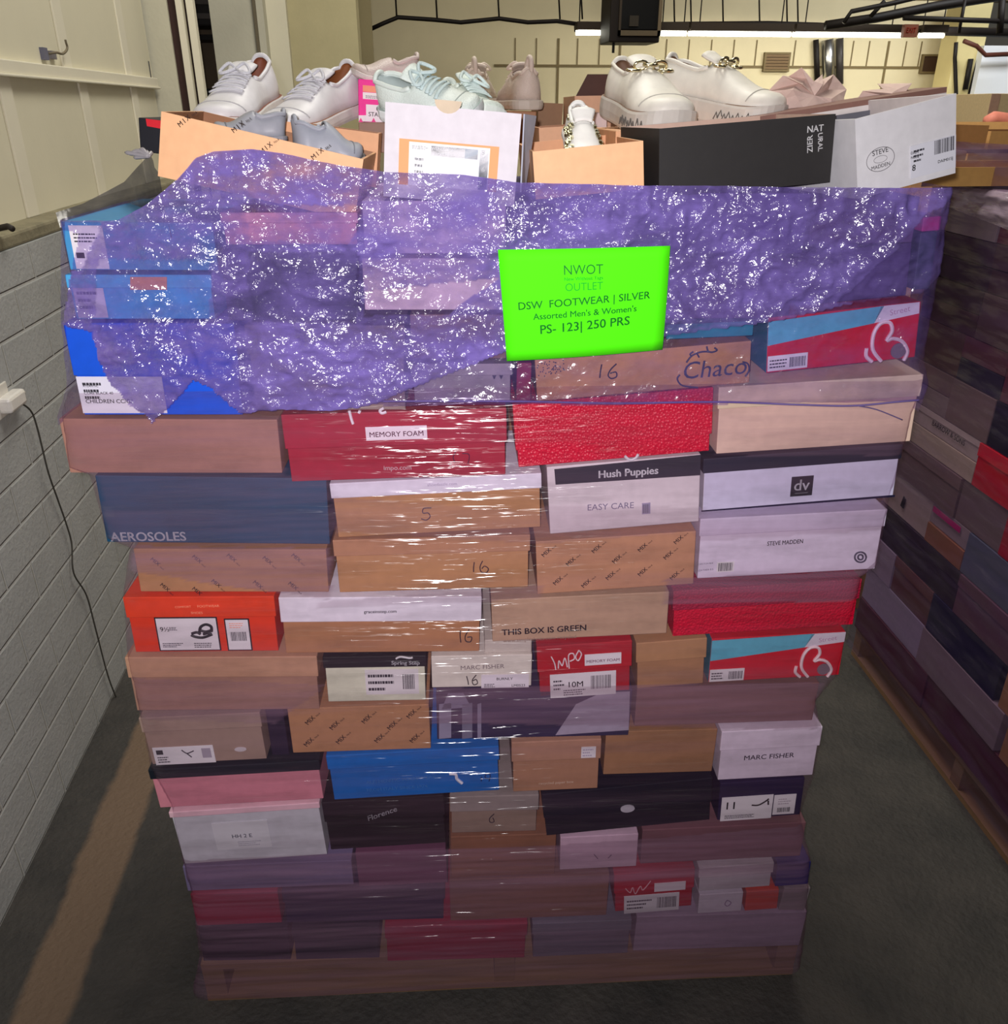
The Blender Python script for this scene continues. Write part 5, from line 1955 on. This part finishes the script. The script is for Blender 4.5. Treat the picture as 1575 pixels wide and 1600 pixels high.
CY = (212, 166, 96)
carton(1445, 262, 1700, .92, .045, .3, 'low wide kraft carton whose rim runs along the top right of the right stack', CY)
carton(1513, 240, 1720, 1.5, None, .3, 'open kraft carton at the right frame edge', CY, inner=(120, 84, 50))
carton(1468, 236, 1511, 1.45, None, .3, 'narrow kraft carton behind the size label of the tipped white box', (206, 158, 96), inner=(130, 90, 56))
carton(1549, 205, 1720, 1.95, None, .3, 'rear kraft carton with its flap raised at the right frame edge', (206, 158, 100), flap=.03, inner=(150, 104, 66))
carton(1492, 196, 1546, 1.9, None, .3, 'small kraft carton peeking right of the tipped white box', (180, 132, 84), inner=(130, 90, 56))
# cloth bundles there
mb = MB()
pts = [WORLD.at(x, y, 2.3) for x, y in ((1540, 190), (1552, 186), (1568, 190), (1590, 192), (1610, 200))]
mb.tube(pts, [.02, .03, .034, .034, .02], card((228, 140, 120)), 10)
tag(mb.build('fabric_roll', smooth=True), 'pinkish fabric roll lying in the rear carton at the right frame edge', 'fabric roll')
# far stacks behind, seen above the right cartons and between the shoes
r = thing('tall_carton', 'cream coloured tall carton standing far off before the white end wall', 'carton', Matrix.Translation((WORLD.at(1538, 200, 5.2).x, 5.2, 0)))
mb = MB(); z = WORLD.at(1538, 146, 5.2).z
mb.box(0, .9, 0, .6, 0, z, card((222, 198, 156))); mb.build('carton_body', r, bevel=.004)
mb = MB(); mb.box(.0, .07, -.004, .0, .3, z - .002, card((200, 160, 140))); mb.build('side_panel', r)

# ------------------------------------------------------------------ things on and near the walls
BLK = card((26, 20, 18), .6)
LY = 7.6


def wp(px, py, y):
    p = WORLD.at(px, py, y)
    return Vector((p.x, p.y, p.z))


# row of fluorescent strip lights
glow = emit((1.0, .97, .82), 9)
for i, (x0, x1, nm) in enumerate([(900, 948, 'short lit end of the fluorescent strip left of the black heater'), (1030, 1072, 'short fluorescent strip just right of the black heater'),
                                  (1076, 1235, 'long fluorescent strip in the middle of the far row'), (1239, 1408, 'long fluorescent strip left of the exit sign'),
                                  (1436, 1474, 'fluorescent strip right of the exit sign')]):
    a, b = wp(x0, 51 + (x0 - 900) * .008, LY), wp(x1, 51 + (x1 - 900) * .008, LY)
    r = thing('strip_light', nm, 'strip light', Matrix.Translation(a), 'fluorescent strips in a row before the far wall')
    w = b.x - a.x
    mb = MB(); mb.tube([(0, 0, 0), (w, 0, 0)], .021, glow, 8); mb.build('tube', r, smooth=True)
    mb = MB(); mb.prism([(0, .02), (w, .02), (w, .085), (0, .085)], -.07, .07, card((60, 50, 40), .6)); mb.build('hood', r)
    for hx in (.1 * w, .9 * w):
        mb = MB(); mb.tube([(hx, 0, .085), (hx, 0, 5.0 - a.z)], .006, BLK, 6); mb.build('hanger', r)
    for sx_ in (0, w - .02):
        mb = MB(); mb.box(sx_, sx_ + .02, -.012, .012, -.012, .05, card((225, 220, 205))); mb.build('socket', r)
a = wp(1270, 50, LY)
lamp('strip_glow', 'AREA', (a.x, LY, a.z - .03), 52, (1.0, .93, .76), 3.2, (math.radians(28), 0, 0), size_y=.12)


def pipe(name, label, cat, pts, r, mat=BLK, group=None):
    P = [wp(*p) for p in pts]
    mb = MB(); mb.tube(P, r, mat, 8)
    o = mb.build(name, smooth=True)
    return tag(o, label, cat, group)


pipe('sagging_cable', 'black cable sagging along the far wall left of the heater', 'cable',
     [(578, 46, 7.7), (600, 36, 7.7), (622, 27, 7.7), (680, 31, 7.7), (720, 35, 7.7), (780, 29, 7.7), (825, 35, 7.7), (870, 33, 7.7), (904, 38, 7.7)], .018)
pipe('conduit_pipe', 'thick dark pipe running above the row of strip lights', 'pipe', [(898, 43, 7.85), (1200, 40, 7.85), (1420, 47, 7.85), (1600, 52, 7.85)], .04)
for i, px in enumerate((615, 678, 775, 870, 905)):
    pipe('hanger_rod', 'thin hanger rod dropping to the sagging cable', 'rod', [(px, -60, 7.72), (px + 5, 30, 7.72)], .008, group='rods above the sagging cable')
for i, px in enumerate((1052, 1078, 1128, 1185, 1228, 1245)):
    pipe('hanger_rod', 'thin hanger rod dropping to the thick pipe', 'rod', [(px, -60, 7.86), (px + 2, 38, 7.86)], .008, group='rods above the thick pipe')
pipe('sprinkler_pipe', 'dark pipe climbing diagonally to the upper right corner', 'pipe', [(1290, 40, 7.4), (1370, 28, 7.4), (1460, 10, 7.4), (1590, -10, 7.4)], .04)
pipe('sprinkler_pipe', 'thin pipe slanting above the diagonal one, right of the rods', 'pipe', [(1318, 36, 7.2), (1330, 18, 7.2), (1400, 4, 7.2), (1450, -8, 7.2)], .02)
pipe('sprinkler_pipe', 'level pipe above the exit sign at the upper right', 'pipe', [(1412, 28, 7.3), (1590, 34, 7.3)], .022)
pipe('brace_rod', 'short brace rod between the slanting pipes', 'rod', [(1360, 26, 7.3), (1382, 2, 7.3)], .02)
pipe('brace_rod', 'upright brace rod right of the exit sign', 'rod', [(1566, 0, 7.3), (1562, 52, 7.3)], .03)
pipe('brace_rod', 'thin leaning brace rod above the strip right of the exit sign', 'rod', [(1508, 0, 7.3), (1498, 52, 7.3)], .015)
# heater
a, b = wp(952, 66, 7.05), wp(1030, 66, 7.05)
r = thing('unit_heater', 'black box heater hanging in front of the far wall', 'heater', Matrix.Translation(a))
w = b.x - a.x
mb = MB(); mb.box(0, w, 0, .4, .0, .95, card((30, 22, 20), .6)); mb.build('housing', r, bevel=.01)
mb = MB(); mb.box(.09, w - .02, -.02, .01, .1, .95, card((10, 10, 12), .4)); mb.build('grille', r)
mb = MB(); mb.box(.07, w - .0, -.03, .02, .05, .09, card((96, 84, 66))); mb.box(w - .03, w, -.03, .02, .05, .95, card((110, 96, 76))); mb.box(.07, .09, -.03, .02, .05, .95, card((60, 50, 40))); mb.build('grille_frame', r)
mb = MB(); mb.box(.16, .24, -.04, .0, .12, .2, card((50, 44, 36))); mb.build('control_box', r)
mb = MB(); mb.tube([(.05, .05, 0), (.05, .05, -.08)], .012, BLK); mb.build('bracket', r)
# exit sign
a = wp(1411, 58, 7.3); b = wp(1436, 38, 7.3)
r = thing('exit_sign', 'dim red exit sign hanging in the row of strip lights', 'sign', Matrix.Translation(a))
mb = MB(); mb.box(0, b.x - a.x, 0, .05, 0, b.z - a.z, card((120, 70, 52))); mb.build('sign_plate', r)
mb = MB(); add_text(mb, 'EXIT', (.02, .035), (b.x - a.x - .02, .035), -.004, card((205, 60, 40)), .03, hscale=1.3); mb.build('printed_lettering', r)
# duct and downpipes
a, b = wp(1278, 120, 8.2), wp(1294, 60, 8.2)
SIL = card((200, 200, 200), .3, kind='metal')
mb = MB(); mb.tube([wp(1293, 62, 8.93), wp(1295, 128, 8.93)], .065, SIL, 14)
tag(mb.build('vent_duct', smooth=True), 'silver vertical duct on the far wall above the pale tissue', 'duct')
mb = MB(); mb.tube([wp(1275, 62, 8.96), wp(1277, 125, 8.96)], .03, BLK, 10)
tag(mb.build('down_pipe', smooth=True), 'dark down pipe left of the silver duct', 'pipe')
mb = MB(); mb.tube([wp(1312, 60, 8.955), wp(1312, 132, 8.955)], .04, card((60, 56, 54), .4), 10)
tag(mb.build('down_pipe', smooth=True), 'thick dark down pipe right of the silver duct', 'pipe')
pipe('down_pipe', 'left thin pipe running down the corner pier', 'pipe', [(1494, 66, 8.38), (1492, 90, 8.38), (1494, 150, 8.38), (1488, 200, 8.38)], .02)
pipe('down_pipe', 'thick black pipe in the middle of the corner pier', 'pipe', [(1517, 92, 8.375), (1508, 140, 8.375)], .028)
pipe('down_pipe', 'right thin pipe running down the corner pier', 'pipe', [(1528, 92, 8.387), (1512, 155, 8.387)], .014)
pipe('conduit_pipe', 'brown conduit elbow above the white end wall', 'pipe', [(1506, 64, 8.2), (1526, 72, 8.2), (1540, 86, 8.2), (1590, 84, 8.2)], .022, card((90, 50, 40)))
# charger and cable on the left wall
def lw(px, py, off=.0):
    r = FWD * FPX + RGT * (px - 787.5) + UPV * (800 - py)
    t = (-1.05 + off - CAM.x) / r.x
    return CAM + r * t


r = thing('phone_charger', 'white plug in charger on the grey block wall', 'charger', Matrix.Translation(lw(8, 628)))
mb = MB(); mb.box(0, .035, -.05, .05, -.018, .022, card((236, 232, 226), .3)); mb.build('charger_body', r, bevel=.008)
mb = MB(); mb.tube([(.018, .045, 0), (.018, .075, .002)], .005, card((236, 232, 226), .3)); mb.build('cable_plug', r, smooth=True)
mb = MB(); mb.box(0, .006, -.14, .02, -.03, .05, card((226, 222, 214), .4)); mb.build('outlet_plate', r, bevel=.002)
P = [(27, 630), (38, 633), (50, 645), (58, 668), (66, 700), (76, 740), (90, 780), (104, 820), (112, 850), (115, 895), (135, 930), (150, 985), (170, 1060), (190, 1110), (194, 1128)]
offs = [.018] * 6 + [.012] * 9
pts = catmull([lw(x, y, o) for (x, y), o in zip(P, offs)], 6)
mb = MB(); mb.tube(pts, .0026, card((70, 68, 62)), 6); mb.tube([pts[-1], pts[-1] + Vector((0, .0, -.03))], .005, card((220, 218, 210)), 6)
tag(mb.build('charging_cable', smooth=True), 'thin charging cable dangling down the grey block wall from the charger', 'cable')


def lu(px, py, off=.0):
    r = FWD * FPX + RGT * (px - 787.5) + UPV * (800 - py)
    t = (-1.15 + off - CAM.x) / r.x
    return CAM + r * t


pts = catmull([lu(76, 84, .01), lu(88, 82, .03), lu(98, 84, .03), lu(105, 76, .03), lu(103, 66, .03), lu(102, 62, .03)], 5)
mb = MB(); mb.tube(pts, .004, card((120, 110, 90)), 6)
tag(mb.build('wire_hook', smooth=True), 'curled wire hook sticking out of the upper left wall', 'hook')
mb = MB(); p = lu(66, 84, .0); mb.box(p.x, p.x + .012, p.y - .02, p.y + .02, p.z - .018, p.z + .018, card((110, 110, 130)))
p = lu(79, 86, .0); mb.box(p.x, p.x + .012, p.y - .02, p.y + .02, p.z - .012, p.z + .012, card((120, 116, 120)))
tag(mb.build('wall_clip'), 'small grey clip screwed on the upper left wall beside the wire hook', 'clip')
p = lw(6, 372, .0)
mb = MB(); mb.tube([p + Vector((-.03, 0, .02)), p + Vector((.02, -.005, .03)), p + Vector((.035, -.02, .025))], .008, card((50, 44, 40)), 8)
tag(mb.build('ledge_bolt', smooth=True), 'dark bolt lying on the ledge of the left wall', 'bolt')
